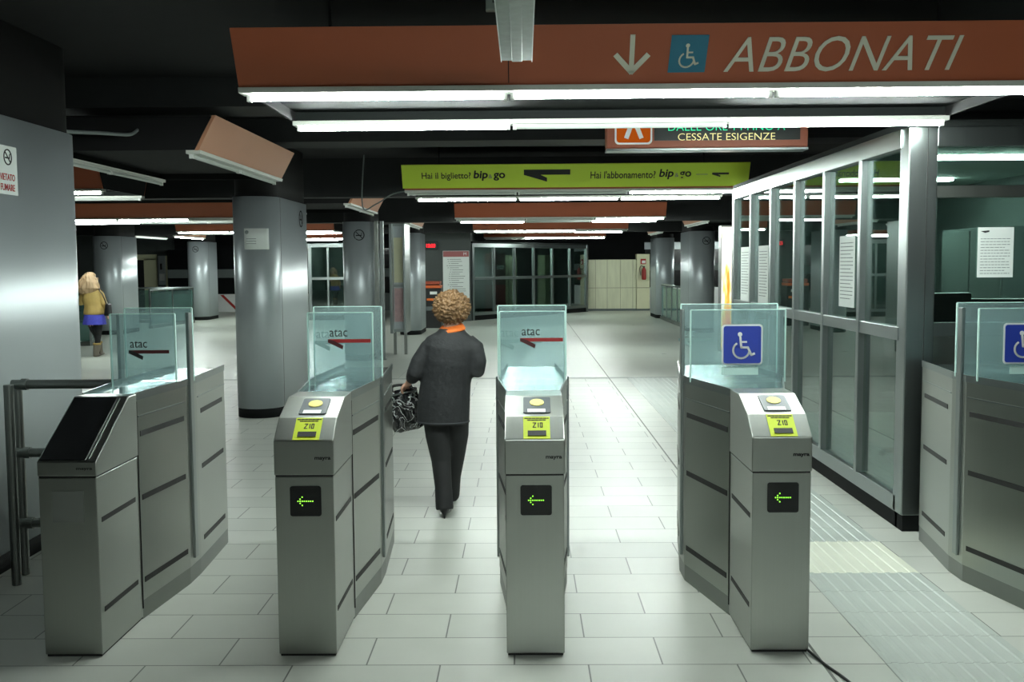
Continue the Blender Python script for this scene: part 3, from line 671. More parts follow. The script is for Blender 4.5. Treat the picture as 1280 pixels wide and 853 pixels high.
notice('paper_notice', 'white list on the booth side glass, second bay from the far end', frame_fn((2.272, 9.75, 1.5), (0, -1, 0), (0, 0, 1)), .4, .55, pl(16, .22, .028, .16))
notice('paper_notice', 'white list on the booth side glass in the farthest bay', frame_fn((2.272, 10.55, 1.5), (0, -1, 0), (0, 0, 1)), .4, .55, pl(16, .22, .028, .16))

# ------------------------------------------------------------------ beyond the gates
# added glowing panel standing in for a bright reflection past the booth
at_ = thing('reflection_panel', 'glowing white and orange panel standing in for a reflection past the end of the booth', 'reflection_glow', (2.75, 12.2, 0))
bx('glow_body', 'steel_dark', at_, 2.35, 3.2, 12.24, 12.42, .55, 2.06, bevel=.01)
for x in (2.46, 3.04): bx('leg', 'steel_dark', at_, x, x+.06, 12.3, 12.36, 0, .56)
def reflection_glow():
    m, N, L, b = newmat('reflection_streak'); N.remove(b)
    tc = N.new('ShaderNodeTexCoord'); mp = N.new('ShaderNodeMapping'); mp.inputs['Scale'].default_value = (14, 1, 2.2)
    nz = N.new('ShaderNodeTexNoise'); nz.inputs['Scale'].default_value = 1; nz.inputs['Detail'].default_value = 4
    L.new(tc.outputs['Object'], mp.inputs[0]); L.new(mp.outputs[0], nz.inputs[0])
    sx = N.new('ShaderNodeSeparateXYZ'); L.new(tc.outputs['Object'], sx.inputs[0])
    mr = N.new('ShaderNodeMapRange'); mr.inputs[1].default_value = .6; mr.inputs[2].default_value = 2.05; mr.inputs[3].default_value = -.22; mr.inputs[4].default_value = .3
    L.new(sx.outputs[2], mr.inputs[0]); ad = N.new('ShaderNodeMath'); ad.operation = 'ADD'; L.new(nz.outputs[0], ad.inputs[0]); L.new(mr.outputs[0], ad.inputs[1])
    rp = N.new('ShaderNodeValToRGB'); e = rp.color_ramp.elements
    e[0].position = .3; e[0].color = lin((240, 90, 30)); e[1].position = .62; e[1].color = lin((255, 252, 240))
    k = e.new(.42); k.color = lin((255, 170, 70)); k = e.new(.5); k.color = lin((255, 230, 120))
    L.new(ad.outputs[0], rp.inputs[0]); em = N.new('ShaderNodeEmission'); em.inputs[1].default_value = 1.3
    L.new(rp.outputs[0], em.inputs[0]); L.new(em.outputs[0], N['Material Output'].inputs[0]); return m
bx('glow_face', reflection_glow(), at_, 2.355, 3.17, 12.232, 12.242, .58, 2.04)

def kiosk(label, P0, P1, n, z1, back=2.2):
    P0, P1 = Vector(P0), Vector(P1); d = (P1-P0); Ln = d.length; d.normalize(); nn = Vector((-d.y, d.x))
    t = thing('glazed_kiosk', label, 'kiosk', (P0.x, P0.y, 0))
    f = lambda u, v, z: (P0.x+d.x*u+nn.x*v, P0.y+d.y*u+nn.y*v, z)
    glazing(t, f, [Ln*i/n for i in range(n+1)], .14, .22, z1*.545, z1, .08)
    for u in (0, Ln): bx('corner_post', 'alu', t, u-.05, u+.05, -.02, .09, 0, z1, f, .006)
    bx('roof', 'soffit', t, -.02, Ln+.02, -.02, back, z1, z1+.05, f); bx('back_panel', 'darkwall', t, 0, Ln, back-.06, back, 0, z1, f)
    bx('kiosk_fill_lamp', bpy.data.materials['booth_lamp_glow'], t, Ln*.3, Ln*.7, back*.5, back*.5+.1, z1-.04, z1-.005, f)  # added fill lamp, brightens the kiosk interior behind the glass
    for u in (0, Ln): bx('end_panel', 'darkwall', t, u-.03, u+.03, .08, back, 0, z1, f)
    return t, f, Ln
kt, kf, kl = kiosk('far glazed kiosk with six bays in the middle of the hall end', (-1.45, 29.4), (2.12, 34.3), 6, 2.22)
lk = thing('red_locker', 'red and brown cabinet seen through the far kiosk glass', 'cabinet', kf(2.45, 1.0, 0)); bx('carcass', 'red_cloth', lk, 2.2, 2.75, .9, 1.3, 0, .98, kf); bx('upper_part', mat('brown_board', (96, 66, 60), .6), lk, 2.2, 2.75, .9, 1.3, .98, 1.95, kf); bx('label_plate', 'white', lk, 2.3, 2.65, .89, .9, 1.45, 1.58, kf)
lk = thing('pale_cabinet', 'pale cream double cabinet inside the far kiosk', 'cabinet', kf(3.3, 1.2, 0)); bx('carcass', 'cream', lk, 2.85, 3.75, 1.2, 1.5, 0, 1.9, kf); bx('door_gap', 'slot', lk, 3.29, 3.31, 1.195, 1.2, .1, 1.88, kf)
lk = thing('pale_locker', 'narrow cream locker at the right end of the far kiosk', 'cabinet', kf(5.5, 1.2, 0)); bx('carcass', 'cream', lk, 5.35, 5.9, 1.2, 1.5, 0, 1.9, kf); bx('door_gap', 'slot', lk, 5.62, 5.635, 1.195, 1.2, .1, 1.88, kf)
lk = thing('grey_board', 'grey pinboard inside the far kiosk, left bays', 'board', kf(.5, 1.6, 0)); bx('board_face', 'interior', lk, .25, .85, 1.6, 1.64, 0, 1.3, kf); bx('board_frame', 'alu', lk, .22, .88, 1.62, 1.66, 1.3, 1.34, kf)
kiosk('glazed kiosk showing behind the second round column', (-6.3, 30.2), (-4.7, 30.2), 3, 2.26)

# dark wall block with clock, board and ticket machine
bm = bmesh.new(); box(bm, -3.3, -1.50, 29.2, 33.5, 0, 2.96); struct(ob('wall_centre', bm, 'darkwall'))
ck = thing('digital_clock', 'black digital clock with red digits high on the dark wall', 'clock', (-2.63, 29.15, 2.15))
bx('clock_case', 'black', ck, -2.82, -2.42, 29.1, 29.2, 2.03, 2.27, bevel=.01); text('digits', '12:23', 'led_red', ck, (-2.745, 29.097, 2.10), width=.25, height=.1, size=.1, offset=.003)
ib = thing('information_board', 'white information board with a red header on the dark wall', 'board', (-1.92, 29.18, 1.2))
bx('board_panel', 'paper', ib, -2.29, -1.54, 29.15, 29.198, .55, 2.0, bevel=.006); bx('header_band', mat('rose_band', (164, 96, 96), .6), ib, -2.28, -1.55, 29.143, 29.152, 1.83, 1.99)
bm = bmesh.new(); random.seed(3); f = frame_fn((-1.92, 29.149, 1.2), (1, 0, 0), (0, 0, 1))
for i in range(17):
    a = -.2+random.uniform(0, .1); stroke(bm, [(a-.06, .56-i*.06), (a-.03, .56-i*.06)], .014, f); stroke(bm, [(a, .56-i*.06), (a+random.uniform(.2, .42), .56-i*.06)], .014, f)
ob('print', bm, 'inkgrey', ib)
text('lettering', 'M', 'white', ib, (-1.70, 29.142, 1.87), width=.08, height=.08, size=.1)
tm = thing('ticket_machine', 'dark ticket machine with orange bands by the dark wall', 'ticket machine', (-2.4, 26.3, 0))
bx('cabinet', 'black', tm, -2.66, -2.1, 26.0, 26.6, 0, 1.02, bevel=.01)
bx('top_band', mat('band_orange', (206, 96, 44), .5), tm, -2.64, -2.11, 25.97, 26.6, 1.02, 1.09, bevel=.006); bx('top_band', mat('band_brown', (150, 66, 40), .5), tm, -2.62, -2.13, 26.02, 26.6, 1.11, 1.19, bevel=.006)
bx('upper_body', 'black', tm, -2.6, -2.15, 26.1, 26.6, 1.0, 1.18); bx('price_label', 'white', tm, -2.38, -2.2, 25.985, 26.0, .86, .93); bx('side_band', 'scarf', tm, -2.46, -2.14, 25.985, 26.0, .70, .76); bx('coin_tray', 'desk', tm, -2.5, -2.3, 25.98, 26.0, .45, .55)

# display posts and leaning poster case beside the second column
dp = thing('display_case', 'tall narrow poster case on two legs beside the second column', 'display case', (-2.23, 18.4, 0))
bx('case_frame', 'alu', dp, -2.37, -2.32, 18.1, 18.9, .40, 2.34, bevel=.006); bx('case_frame', 'alu', dp, -2.13, -2.09, 18.1, 18.9, .40, 2.34, bevel=.006)
bx('case_back', 'clad', dp, -2.33, -2.12, 18.3, 18.34, .42, 2.32); bx('poster', mat('pink_poster', (190, 160, 160), .7, vary=.35, scale=(9, 9, 9)), dp, -2.31, -2.15, 18.285, 18.3, .60, 1.2); bx('poster', 'cream', dp, -2.31, -2.15, 18.285, 18.3, 1.3, 2.1)
for z in (.42, 1.22, 2.30): bx('cross_rail', 'alu', dp, -2.35, -2.11, 18.25, 18.29, z, z+.05)
for x in (-2.35, -2.16): bx('leg', 'steel_dark', dp, x, x+.05, 18.4, 18.45, 0, .42)
for i, (x, y, l) in enumerate(((-2.5, 17.45, 'left of the pair of tall steel posts beside the second column'), (-2.40, 17.40, 'right of the pair of tall steel posts beside the second column'))):
    pp = thing('steel_post', l, 'post', (x, y, 0)); bx('shaft', 'alu' if i else 'steel_dark', pp, x-.035, x+.035, y-.03, y+.03, .01, 2.36, bevel=.008); bx('foot_plate', 'steel_dark', pp, x-.05, x+.05, y-.06, y+.06, 0, .012)

# cream marble cladding, extinguisher pier
bm = bmesh.new(); box(bm, 2.0, 3.84, 35.0, 35.2, 0, 1.74); struct(ob('wall_end', bm, 'marble'))
for i, x in enumerate((2.45, 2.85, 3.3, 3.72)): bm = bmesh.new(); box(bm, x-.008, x+.008, 34.992, 35.0, .07, 1.73); struct(ob('trim_%d' % (i+3), bm, mat('marble_joint', (160, 158, 132), .6)))
bm = bmesh.new(); box(bm, 2.0, 3.84, 34.992, 35.0, .77, .79); struct(ob('trim_8', bm, mat('marble_joint', (160, 158, 132), .6)))
bm = bmesh.new(); box(bm, 2.0, 3.84, 34.97, 35.0, 0, .07); struct(ob('baseboard_end', bm, 'desk'))
ep = thing('extinguisher_pier', 'cream pier carrying the fire extinguisher at the hall end', 'pier', (4.06, 35, 0)); bx('pier_shaft', 'cream', ep, 3.85, 4.29, 34.95, 35.4, .06, 1.92, bevel=.01); bx('pier_joint', 'slot', ep, 3.852, 4.288, 34.945, 34.952, .77, .785); bx('pier_base', 'desk', ep, 3.84, 4.30, 34.94, 35.4, 0, .06)
fe = thing('fire_extinguisher', 'red fire extinguisher hung on the cream pier', 'fire extinguisher', (4.08, 34.86, 1.05))
bm = bmesh.new(); limb(bm, [(4.08, 34.83, 1.05), (4.08, 34.83, 1.08), (4.08, 34.83, 1.38), (4.08, 34.83, 1.44), (4.08, 34.83, 1.47)], [.06, .075, .075, .045, .025], 16); ob('cylinder', bm, 'red_cloth', fe, smooth=True)
bx('valve', 'black', fe, 4.05, 4.11, 34.81, 34.85, 1.46, 1.51); bx('wall_hook', 'black', fe, 4.06, 4.10, 34.83, 34.949, 1.40, 1.43)
bm = bmesh.new(); limb(bm, spline([(4.06, 34.82, 1.49), (3.98, 34.80, 1.52), (3.94, 34.82, 1.42), (3.97, 34.82, 1.2)]), [.012]*19, 8); ob('hose', bm, 'black', fe, smooth=True)
es = bx('extinguisher_sign', 'red_ink', None, 3.98, 4.16, 34.93, 34.947, 1.58, 1.76); tag(es, 'small red and white extinguisher sign above the extinguisher', 'sign'); bx('sign_white', 'white', es, 4.02, 4.14, 34.925, 34.93, 1.61, 1.70)
# platform side wall with window strips, far right; barrier and doors, far left
fr = thing('far_partition', 'dark glazed partition far behind the right columns', 'partition', (6.2, 36.5, 0)); bx('lower_panel', 'concrete_white', fr, 4.3, 9, 36.5, 36.6, 0, .75); bx('dark_window', 'screen', fr, 4.3, 9, 36.5, 36.6, .75, 1.35); bx('grey_band', 'interior', fr, 4.3, 9, 36.49, 36.6, 1.35, 1.6); bx('dark_window', 'screen', fr, 4.3, 9, 36.5, 36.6, 1.6, 2.1); bx('top_band', 'clad', fr, 4.3, 9, 36.49, 36.6, 2.1, 2.35)
fl = thing('white_barrier', 'bright white barrier with red diagonal stripes far left of the near column', 'barrier', (-10, 36, 0)); bx('barrier_panel', 'concrete_white', fl, -12.6, -7.6, 36.0, 36.15, 0, .62)
for x in (-11.3, -10.5, -9.7): 
    f = frame_fn((x, 35.995, 0), (1, 0, 0), (0, 0, 1)); bm = bmesh.new(); flat_poly(bm, [(-.2, .6), (-.08, .6), (.5, .02), (.38, .02)], f, .004); ob('stripe', bm, 'red_ink', fl)
fw = thing('far_partition', 'dark glazed partition above the striped white barrier', 'partition', (-10, 36.2, 0)); bx('dark_window', 'screen', fw, -12.6, -4, 36.2, 36.3, .62, 1.2); bx('grey_band', 'interior', fw, -12.6, -4, 36.19, 36.3, 1.2, 1.5); bx('dark_window', 'screen', fw, -12.6, -4, 36.2, 36.3, 1.5, 2.2); bx('lower_panel', 'interior', fw, -12.6, -4, 36.2, 36.3, 0, .62)
bm = bmesh.new(); box(bm, -18, -12.7, 37, 37.3, 0, 2.96); struct(ob('wall_rear', bm, 'darkwall'))
cw = thing('cream_doorway', 'cream doorway surround with a dark opening on the far left wall', 'doorway', (-14.3, 36.9, 0)); bx('dark_opening', 'blackwall', cw, -14.55, -13.7, 36.93, 36.995, 0, 1.85)
bx('jamb', 'cream', cw, -14.75, -14.55, 36.9, 36.995, 0, 1.9); bx('jamb', 'cream', cw, -13.7, -13.25, 36.9, 36.995, 0, 1.9); bx('lintel', 'cream', cw, -14.75, -13.25, 36.9, 36.995, 1.85, 2.05)
cd = thing('cream_cabinet', 'narrow cream panel between the far left columns', 'panel', (-12.5, 36.9, 0)); bx('panel_face', 'cream', cd, -12.85, -12.2, 36.7, 36.95, 0, 2.0, bevel=.01); bx('panel_seam', 'slot', cd, -12.53, -12.51, 36.695, 36.702, .05, 1.95)
pt = thing('wall_telephone', 'grey wall telephone panel between the cream doorway and panel', 'telephone', (-13.05, 36.95, 1.3)); bx('backboard', 'clad', pt, -13.18, -12.92, 36.9, 37, .95, 2.0, bevel=.01); bx('handset', 'black', pt, -13.1, -13.03, 36.85, 36.9, 1.5, 1.72, bevel=.01); bx('info_card', 'white', pt, -13.14, -12.96, 36.89, 36.9, 1.1, 1.35)

# glass balustrades
def balustrade(label, pts, n=1, h=1.0):
    t = thing('balustrade', label, 'balustrade', (pts[0][0], pts[0][1], 0))
    for (a, b) in zip(pts, pts[1:]):
        a3, b3 = Vector((*a, 0)), Vector((*b, 0)); d = b3-a3; Ln = d.length; d.normalize(); q = Vector((-d.y, d.x, 0))
        f = lambda u, v, z: tuple(a3+d*u+q*v+Vector((0, 0, z)))
        bm = bmesh.new(); limb(bm, [f(0, 0, h), f(Ln, 0, h)], [.03]*2, 10); ob('handrail', bm, 'alu', t, smooth=True)
        m = max(1, round(Ln/1.1))
        for i in range(m+1): bx('post', 'alu', t, Ln*i/m-.02, Ln*i/m+.02, -.02, .02, 0, h, f)
        for i in range(m): bx('glass_pane', 'rail_glass', t, Ln*i/m+.03, Ln*(i+1)/m-.03, -.006, .006, .1, h-.06, f)
        bx('kerb', 'steel_dark', t, 0, Ln, -.05, .05, 0, .08, f)
balustrade('glass balustrade between the two far left columns', [(-9.75, 26.6), (-9.5, 29.3), (-13.0, 29.3)])
balustrade('glass balustrade left of the person in mustard', [(-9.9, 23.6), (-8.9, 20.9), (-12.0, 20.9)])
balustrade('glass balustrade between the two right-hand columns', [(4.0, 25.7), (4.0, 29.7)])

# ------------------------------------------------------------------ people
def hand(bm, wr, d, up_, s=1.0, curl=1.0, side=1):
    wr, d, up_ = Vector(wr), Vector(d).normalized(), Vector(up_).normalized(); sd = d.cross(up_)*side
    pm = wr+d*.075*s
    limb(bm, [wr-d*.01, wr+d*.03*s, pm], [(.026*s, .017*s), (.036*s, .016*s), (.038*s, .014*s)], 10, tuple(sd))
    for i, (o, l) in enumerate(((-.028, .068), (-.0095, .078), (.0095, .072), (.027, .056))):
        b = pm+sd*o*s; p1 = b+d*l*.45*s-up_*.01*curl*s; p2 = p1+d*l*.22*s-up_*l*.32*curl*s; p3 = p2-d*l*.12*curl*s-up_*l*.28*curl*s
        limb(bm, [b-d*.012*s, p1, p2, p3], [.0092*s, .0088*s, .008*s, .0068*s], 8)
    b = wr+d*.03*s-sd*.03*s; limb(bm, [b, b-sd*.022*s+d*.018*s-up_*.01*s, b-sd*.02*s+d*.045*s-up_*.022*s*curl, b-sd*.008*s+d*.058*s-up_*.03*s*curl], [.012*s, .0105*s, .0095*s, .0075*s], 8)
def head(bm, c, s):
    c = Vector(c)
    ball(bm, c+Vector((0, -.012, .022))*s, (.074*s, .092*s, .088*s)); ball(bm, c+Vector((0, .03, -.04))*s, (.055*s, .058*s, .066*s))
    limb(bm, [c+Vector((0, .088, .012))*s, c+Vector((0, .108, -.022))*s, c+Vector((0, .094, -.03))*s], [.009*s, .014*s, .01*s], 8)
    ball(bm, c+Vector((0, .088, -.056))*s, (.022*s, .01*s, .008*s), 10); ball(bm, c+Vector((0, .08, -.085))*s, (.022*s, .018*s, .016*s), 10)
    for k in (-1, 1): ball(bm, c+Vector((k*.076, 0, -.01))*s, (.011*s, .022*s, .033*s), 10)
def eyes(parent, c, s):
    for k in (-1, 1):
        bm = bmesh.new(); ball(bm, Vector(c)+Vector((k*.03, .072, .012))*s, .011*s, 10); ob('eye', bm, 'white', parent, smooth=True)
def curl(co): return co
# woman walking away through the second passage
WX, WY = -.51, 6.50
wm = thing('person', 'woman walking away between two turnstiles in a charcoal jacket and orange scarf', 'person', (WX, WY, 0))
P = lambda x, y, z: (WX+x, WY+y, z)
HC = P(.052, .02, 1.335)
bm = bmesh.new(); head(bm, HC, .92)
limb(bm, [P(.05, .0, 1.12), P(.05, .0, 1.2), P(.052, .012, 1.29)], [.07, .052, .05])
limb(bm, [P(.0, .02, .62), P(.0, .02, .72), P(.015, .01, .86), P(.035, 0, 1.0), P(.045, 0, 1.1), P(.05, 0, 1.17)], [(.14, .10), (.15, .11), (.13, .095), (.14, .095), (.15, .09), (.07, .06)], 16)
for s, el, wr in ((-1, (-.185, -.02, .925), (-.235, .11, .862)), (1, (.225, -.01, .945), (.13, .20, .93))):
    limb(bm, [P(.05+s*.12, 0, 1.12), P(.05+s*.16, 0, 1.08), P(*el), P(*wr)], [.045, .042, .034, .024])
hand(bm, P(-.235, .105, .864), (-.35, .6, -.5), (-.5, .3, .8), .95, 1.2); hand(bm, P(.13, .20, .93), (-.75, .6, .0), (0, .2, 1), .95, .8, -1)
RL = [P(-.065, .02, .68), P(-.05, .02, .52), P(-.03, .03, .36), P(-.015, -.0, .2), P(-.005, -.035, .08)]
FL = [P(.07, .03, .68), P(.07, .08, .52), P(.055, .14, .37), P(.03, .22, .22), P(.01, .32, .09)]
for lg in (RL, FL): limb(bm, lg, [.075, .065, .045, .038, .027])
limb(bm, [P(-.005, -.05, .075), P(-.005, .01, .05), P(-.005, .09, .025)], [(.026, .03), (.032, .026), (.03, .015)]); limb(bm, [P(.01, .31, .085), P(.01, .38, .07), P(.01, .45, .05)], [(.026, .03), (.032, .026), (.03, .015)])
body = fuse('body', bm, 'skin', wm, .0055, 3); eyes(wm, HC, .92)
bm = bmesh.new()
limb(bm, [P(-.012, .02, .605), P(-.012, .02, .66), P(-.005, .015, .76), P(.01, .01, .88), P(.03, 0, 1.0), P(.042, 0, 1.09), P(.048, 0, 1.145), P(.05, 0, 1.19), P(.05, 0, 1.215)],
     [(.168, .128), (.17, .13), (.168, .13), (.16, .125), (.168, .125), (.178, .118), (.16, .10), (.095, .085), (.075, .07)], 24)
for s, el, wr in ((-1, (-.188, -.03, .93), (-.214, .065, .885)), (1, (.212, -.03, .945), (.14, .18, .93))):
    limb(bm, [P(.05+s*.10, 0, 1.115), P(.05+s*.148, -.005, 1.085), P(.03+s*.19, -.02, 1.0), P(*el), P(*[(a+b)/2 for a, b in zip(el, wr)]), P(*wr)], [.064, .06, .053, .05, .046, .04], 14)
jk = fuse('jacket', bm, 'coat', wm, .008, 4)
bm = bmesh.new()
for z in (.608,): limb(bm, [P(-.012, .02, z), P(-.012, .02, z+.012)], [(.17, .13)]*2, 24)
ob('jacket_hem', bm, mat('hem_dark', (40, 42, 46), .7), jk, smooth=True)
bm = bmesh.new(); rows = []
ring = lambda z, r, dx, dy: [P(.05+dx+r*math.cos(a)*1.05, dy+r*math.sin(a), z+.012*math.sin(a+1)) for a in [2*math.pi*k/28 for k in range(28)]]
for z, r, dy in ((1.19, .07, 0), (1.198, .085, 0), (1.212, .082, .004), (1.235, .064, .01), (1.225, .056, .01)): rows.append([bm.verts.new(p) for p in ring(z, r, 0, dy)])
for A_, B_ in zip(rows, rows[1:]):
    for k in range(28): bm.faces.new((A_[k], A_[(k+1) % 28], B_[(k+1) % 28], B_[k]))
ob('scarf', bm, 'scarf', wm, smooth=True)
bm = bmesh.new(); bmesh.ops.create_icosphere(bm, subdivisions=6, radius=1)
hc = Vector(HC)+Vector((0, -.028, .012))
for v in bm.verts:
    n = v.co.normalized(); q = n*6.5+Vector((noise.noise(n*3), noise.noise(n*3+Vector((5, 0, 0))), 0))
    dv = noise.voronoi(q*1.1)[0]; b = .15*(1-min(1, dv[0]*1.3))-.06+.09*noise.noise(n*5)+.05*noise.noise(n*22)
    fr = 1-.28*max(0, n.y)**1.5
    v.co = hc+Vector((n.x*.117, n.y*.122*fr, n.z*.108))*(1+b*1.15)
ob('hair', bm, 'hair_curly', wm, smooth=True)
bm = bmesh.new()
limb(bm, [P(0, .02, .74), P(0, .02, .66), P(0, .02, .60)], [(.135, .105), (.15, .118), (.14, .115)], 20)
for lg, nn in ((RL, 0), (FL, 1)):
    q = [Vector(p) for p in lg]; q[-1] = q[-1]+Vector((0, 0, -.03)); limb(bm, q, [(.085, .085), (.078, .08), (.064, .066), (.056, .062), (.058, .068)], 16)
fuse('trousers', bm, 'trouser', wm, .008, 4)
def shoe(x, y, z, tilt, nm):
    bm = bmesh.new(); R_ = lambda a, b: (x, y+a*math.cos(tilt)-b*math.sin(tilt), z+a*math.sin(tilt)+b*math.cos(tilt))
    limb(bm, [R_(-.075, .06), R_(-.05, .062), R_(0, .05), R_(.06, .028), R_(.11, .02), R_(.135, .015)], [(.018, .02), (.032, .034), (.035, .032), (.038, .022), (.03, .016), (.01, .008)], 14)
    limb(bm, [R_(-.06, .05), R_(-.062, .02), R_(-.062, 0)], [(.02, .02), (.008, .009), (.006, .006)], 10)
    fuse(nm, bm, 'leather', wm, .004, 2)
shoe(WX-.005, WY-.005, .0, 0, 'shoe'); shoe(WX+.01, WY+.39, .0, .0, 'shoe')
# handbag hanging from her left hand
hb = thing('handbag', 'shiny black and white patterned handbag held by the woman', 'handbag', P(-.26, .2, .54))
bm = bmesh.new(); bmesh.ops.create_cube(bm, size=1); bmesh.ops.subdivide_edges(bm, edges=bm.edges[:], cuts=14, use_grid_fill=True)
B = Matrix.Translation(P(-.268, .19, .665)) @ Matrix.Rotation(math.radians(-12), 4, 'Y')
for v in bm.verts:
    c = v.co*2; x, y, z = c.x, c.y, c.z
    puff = 1-.35*abs(z)**3; kx = .112*(1-.12*(z > 0)*z)*(1-.06*abs(y)**2); n_ = noise.noise(Vector((x*2.2, y*2, z*2.2)))*.012
    v.co = B @ Vector((x*kx*(1-.08*abs(z)**4)+n_, y*(.055*puff)*(1-.25*abs(x)**4)+n_, z*.135*(1-.10*abs(x)**3)+n_))
ob('bag_body', bm, 'patent', hb, smooth=True)
for dy in (-.03, .03):
    bm = bmesh.new(); pts = spline([B @ Vector((-.07, dy, .115)), B @ Vector((-.055, dy*.8, .17)), Vector(P(-.262, .165+dy*.2, .835)), B @ Vector((.055, dy*.8, .165)), B @ Vector((.07, dy, .115))]); limb(bm, pts, [.008]*len(pts), 8); ob('handle', bm, 'leather', hb, smooth=True)
for dx in (-.07, .07):
    bm = bmesh.new(); pts = [B @ Vector((dx+.014*math.cos(a), -.058, .092+.014*math.sin(a))) for a in [2*math.pi*k/14 for k in range(15)]]; limb(bm, pts, [.004]*15, 6); ob('ring', bm, 'alu', hb, smooth=True)
bm = bmesh.new(); limb(bm, [B @ Vector((-.105, -.05, .115)), B @ Vector((0, -.062, .12)), B @ Vector((.105, -.05, .115))], [.006]*3, 8); ob('piping', bm, 'alu', hb, smooth=True)

# second woman far left
GX, GY = -7.79, 18.4
gm = thing('person', 'blond woman walking away far left in a mustard jacket and blue skirt', 'person', (GX, GY, 0))
P = lambda x, y, z: (GX+x, GY+y, z)
HC = P(-.03, .03, 1.39)
bm = bmesh.new(); head(bm, HC, .95); limb(bm, [P(-.01, 0, 1.15), P(-.02, .01, 1.24), P(-.03, .02, 1.34)], [.065, .05, .05])
limb(bm, [P(.03, 0, .6), P(.03, 0, .75), P(.02, 0, .92), P(.0, 0, 1.08), P(0, 0, 1.2)], [(.15, .1), (.155, .11), (.12, .09), (.14, .09), (.06, .06)], 16)
for s, el, wr in ((-1, (-.2, .02, .95), (-.12, .2, 1.0)), (1, (.22, -.02, .95), (.245, .05, .78))):
    limb(bm, [P(s*.13, 0, 1.16), P(s*.17, 0, 1.12), P(*el), P(*wr)], [.043, .04, .032, .022])
hand(bm, P(-.12, .2, 1.0), (.6, .7, .2), (0, -.2, 1), .95, 1.0); hand(bm, P(.245, .05, .78), (0, .25, -1), (-1, 0, 0), .95, 1.0, -1)
L1 = [P(-.03, 0, .62), P(-.01, .02, .48), P(.02, .03, .4), P(.03, 0, .22), P(.01, -.05, .08)]; L2 = [P(.1, 0, .62), P(.09, .0, .48), P(.08, .02, .38), P(.07, -.02, .2), P(.06, -.06, .07)]
L1 = [P(-.04, .02, .62), P(-.02, .08, .48), P(.0, .13, .39), P(.02, .16, .22), P(.03, .19, .08)]
for lg in (L1, L2): limb(bm, lg, [.08, .068, .05, .042, .03])
for q in (L1[-1], L2[-1]): limb(bm, [Vector(q)+Vector((0, -.03, -.02)), Vector(q)+Vector((0, .06, -.045)), Vector(q)+Vector((0, .14, -.055))], [(.03, .03), (.034, .022), (.025, .014)])
fuse('body', bm, 'skin', gm, .007, 3); eyes(gm, HC, .95)
bm = bmesh.new()
limb(bm, [P(.03, 0, .76), P(.03, 0, .80), P(.025, 0, .92), P(.005, 0, 1.06), P(0, 0, 1.15), P(-.01, 0, 1.23), P(-.015, .0, 1.255)], [(.19, .14), (.19, .14), (.165, .12), (.18, .12), (.17, .11), (.1, .085), (.075, .07)], 20)
for s, el, wr in ((-1, (-.21, .02, .96), (-.13, .17, 1.0)), (1, (.225, -.02, .95), (.245, .04, .82))):
    limb(bm, [P(s*.11, 0, 1.16), P(s*.165, 0, 1.12), P(*el), P(*wr)], [.065, .06, .052, .042], 12)
fuse('jacket', bm, 'mustard', gm, .01, 4)
bm = bmesh.new(); n = 40; rows = []
for z, r in ((.82, .16), (.74, .182), (.66, .195), (.58, .205)):
    rows.append([bm.verts.new(P(.03+(r*(1+.05*math.sin(9*a)*(.8-z)*4))*math.cos(a), r*.72*(1+.05*math.sin(9*a)*(.8-z)*4)*math.sin(a), z)) for a in [2*math.pi*k/n for k in range(n)]])
for A_, B_ in zip(rows, rows[1:]):
    for k in range(n): bm.faces.new((A_[k], A_[(k+1) % n], B_[(k+1) % n], B_[k]))
ob('skirt', bm, 'skirt_blue', gm, smooth=True)
bm = bmesh.new()
for lg in (L1, L2): limb(bm, lg[:4], [.08, .07, .054, .046], 14)
limb(bm, [P(.03, 0, .7), P(.03, 0, .6)], [(.15, .11), (.14, .1)], 16); fuse('leggings', bm, 'trouser', gm, .009, 3)
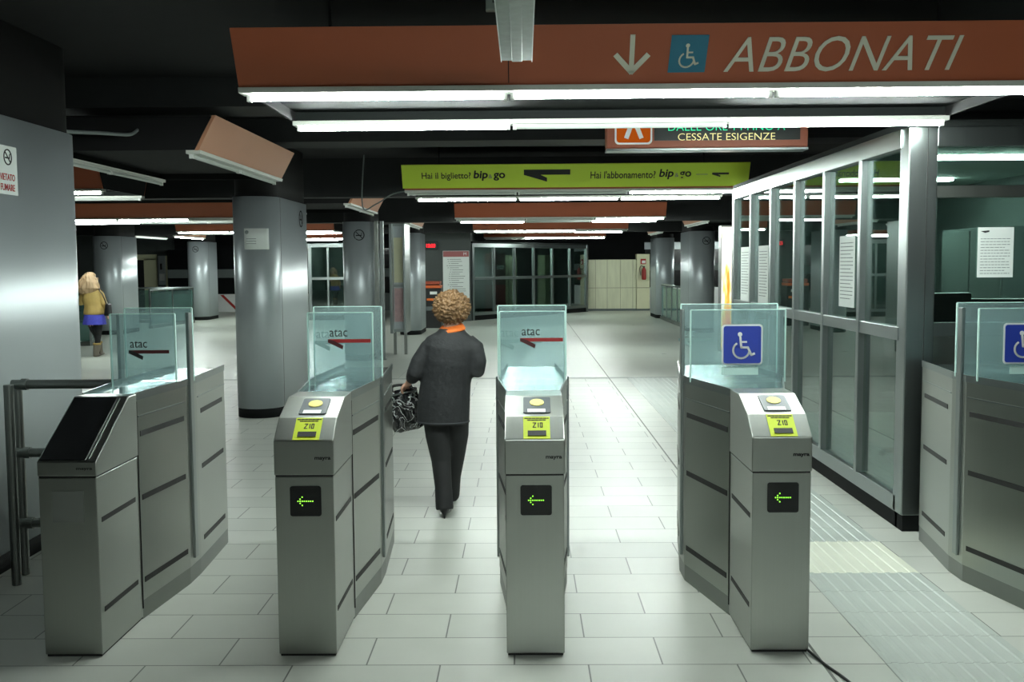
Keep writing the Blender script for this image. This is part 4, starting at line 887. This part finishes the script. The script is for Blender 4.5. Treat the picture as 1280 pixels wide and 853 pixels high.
for lg in (L1, L2):
    a, b = Vector(lg[3]), Vector(lg[4]); bm = bmesh.new()
    limb(bm, [a+Vector((0, 0, .03)), a, (a+b)/2, b, b+Vector((0, 0, -.05))], [.064, .066, .06, .052, .05], 14); limb(bm, [b+Vector((0, -.05, -.045)), b+Vector((0, .05, -.042)), b+Vector((0, .15, -.055))], [(.036, .03), (.042, .034), (.03, .018)], 12)
    bo = fuse('boot', bm, 'boot', gm, .008, 3)
    bm = bmesh.new(); limb(bm, [a+Vector((0, 0, .01)), a+Vector((0, 0, .045))], [.07, .068], 14); ob('boot_cuff', bm, 'mustard', bo, smooth=True)
bm = bmesh.new(); c = Vector(HC)
ball(bm, c+Vector((0, -.02, .02)), (.108, .12, .118), 18)
limb(bm, [c+Vector((-.0, -.05, .06)), c+Vector((-.02, -.085, -.05)), c+Vector((-.03, -.11, -.16)), c+Vector((-.02, -.115, -.25))], [(.10, .07), (.16, .08), (.20, .07), (.12, .03)], 18)
limb(bm, [c+Vector((-.09, -.03, .02)), c+Vector((-.15, -.05, -.1)), c+Vector((-.19, -.05, -.22))], [.06, .06, .03], 12)
limb(bm, [c+Vector((.09, -.03, .02)), c+Vector((.13, -.05, -.08)), c+Vector((.15, -.06, -.17))], [.055, .05, .025], 12)
def strands(v):
    n_ = noise.noise(Vector((v.x*24, v.y*24, v.z*7)))*.026; return v+Vector((n_, n_, 0))
fuse('hair', bm, 'hair_blond', gm, .009, 3, strands)
sb = thing('shoulder_bag', 'small black shoulder bag hanging on the blond woman', 'handbag', P(.27, -.06, .72))
bm = bmesh.new(); prism(bm, [(-.03, -.1), (.07, -.1), (.06, .12), (.0, .12)], -.09, .07, lambda p, q, t: P(.31+p, t-.11, .84+q)); ob('bag_body', bm, 'leather', sb, bevel=.02)
bm = bmesh.new(); pts = spline([P(.28, -.06, .95), P(.24, -.09, 1.1), P(.165, -.06, 1.2), P(.16, .03, 1.2), P(.26, .06, 1.0), P(.28, .04, .95)]); limb(bm, pts, [.011]*len(pts), 8); ob('strap', bm, 'leather', sb, smooth=True)
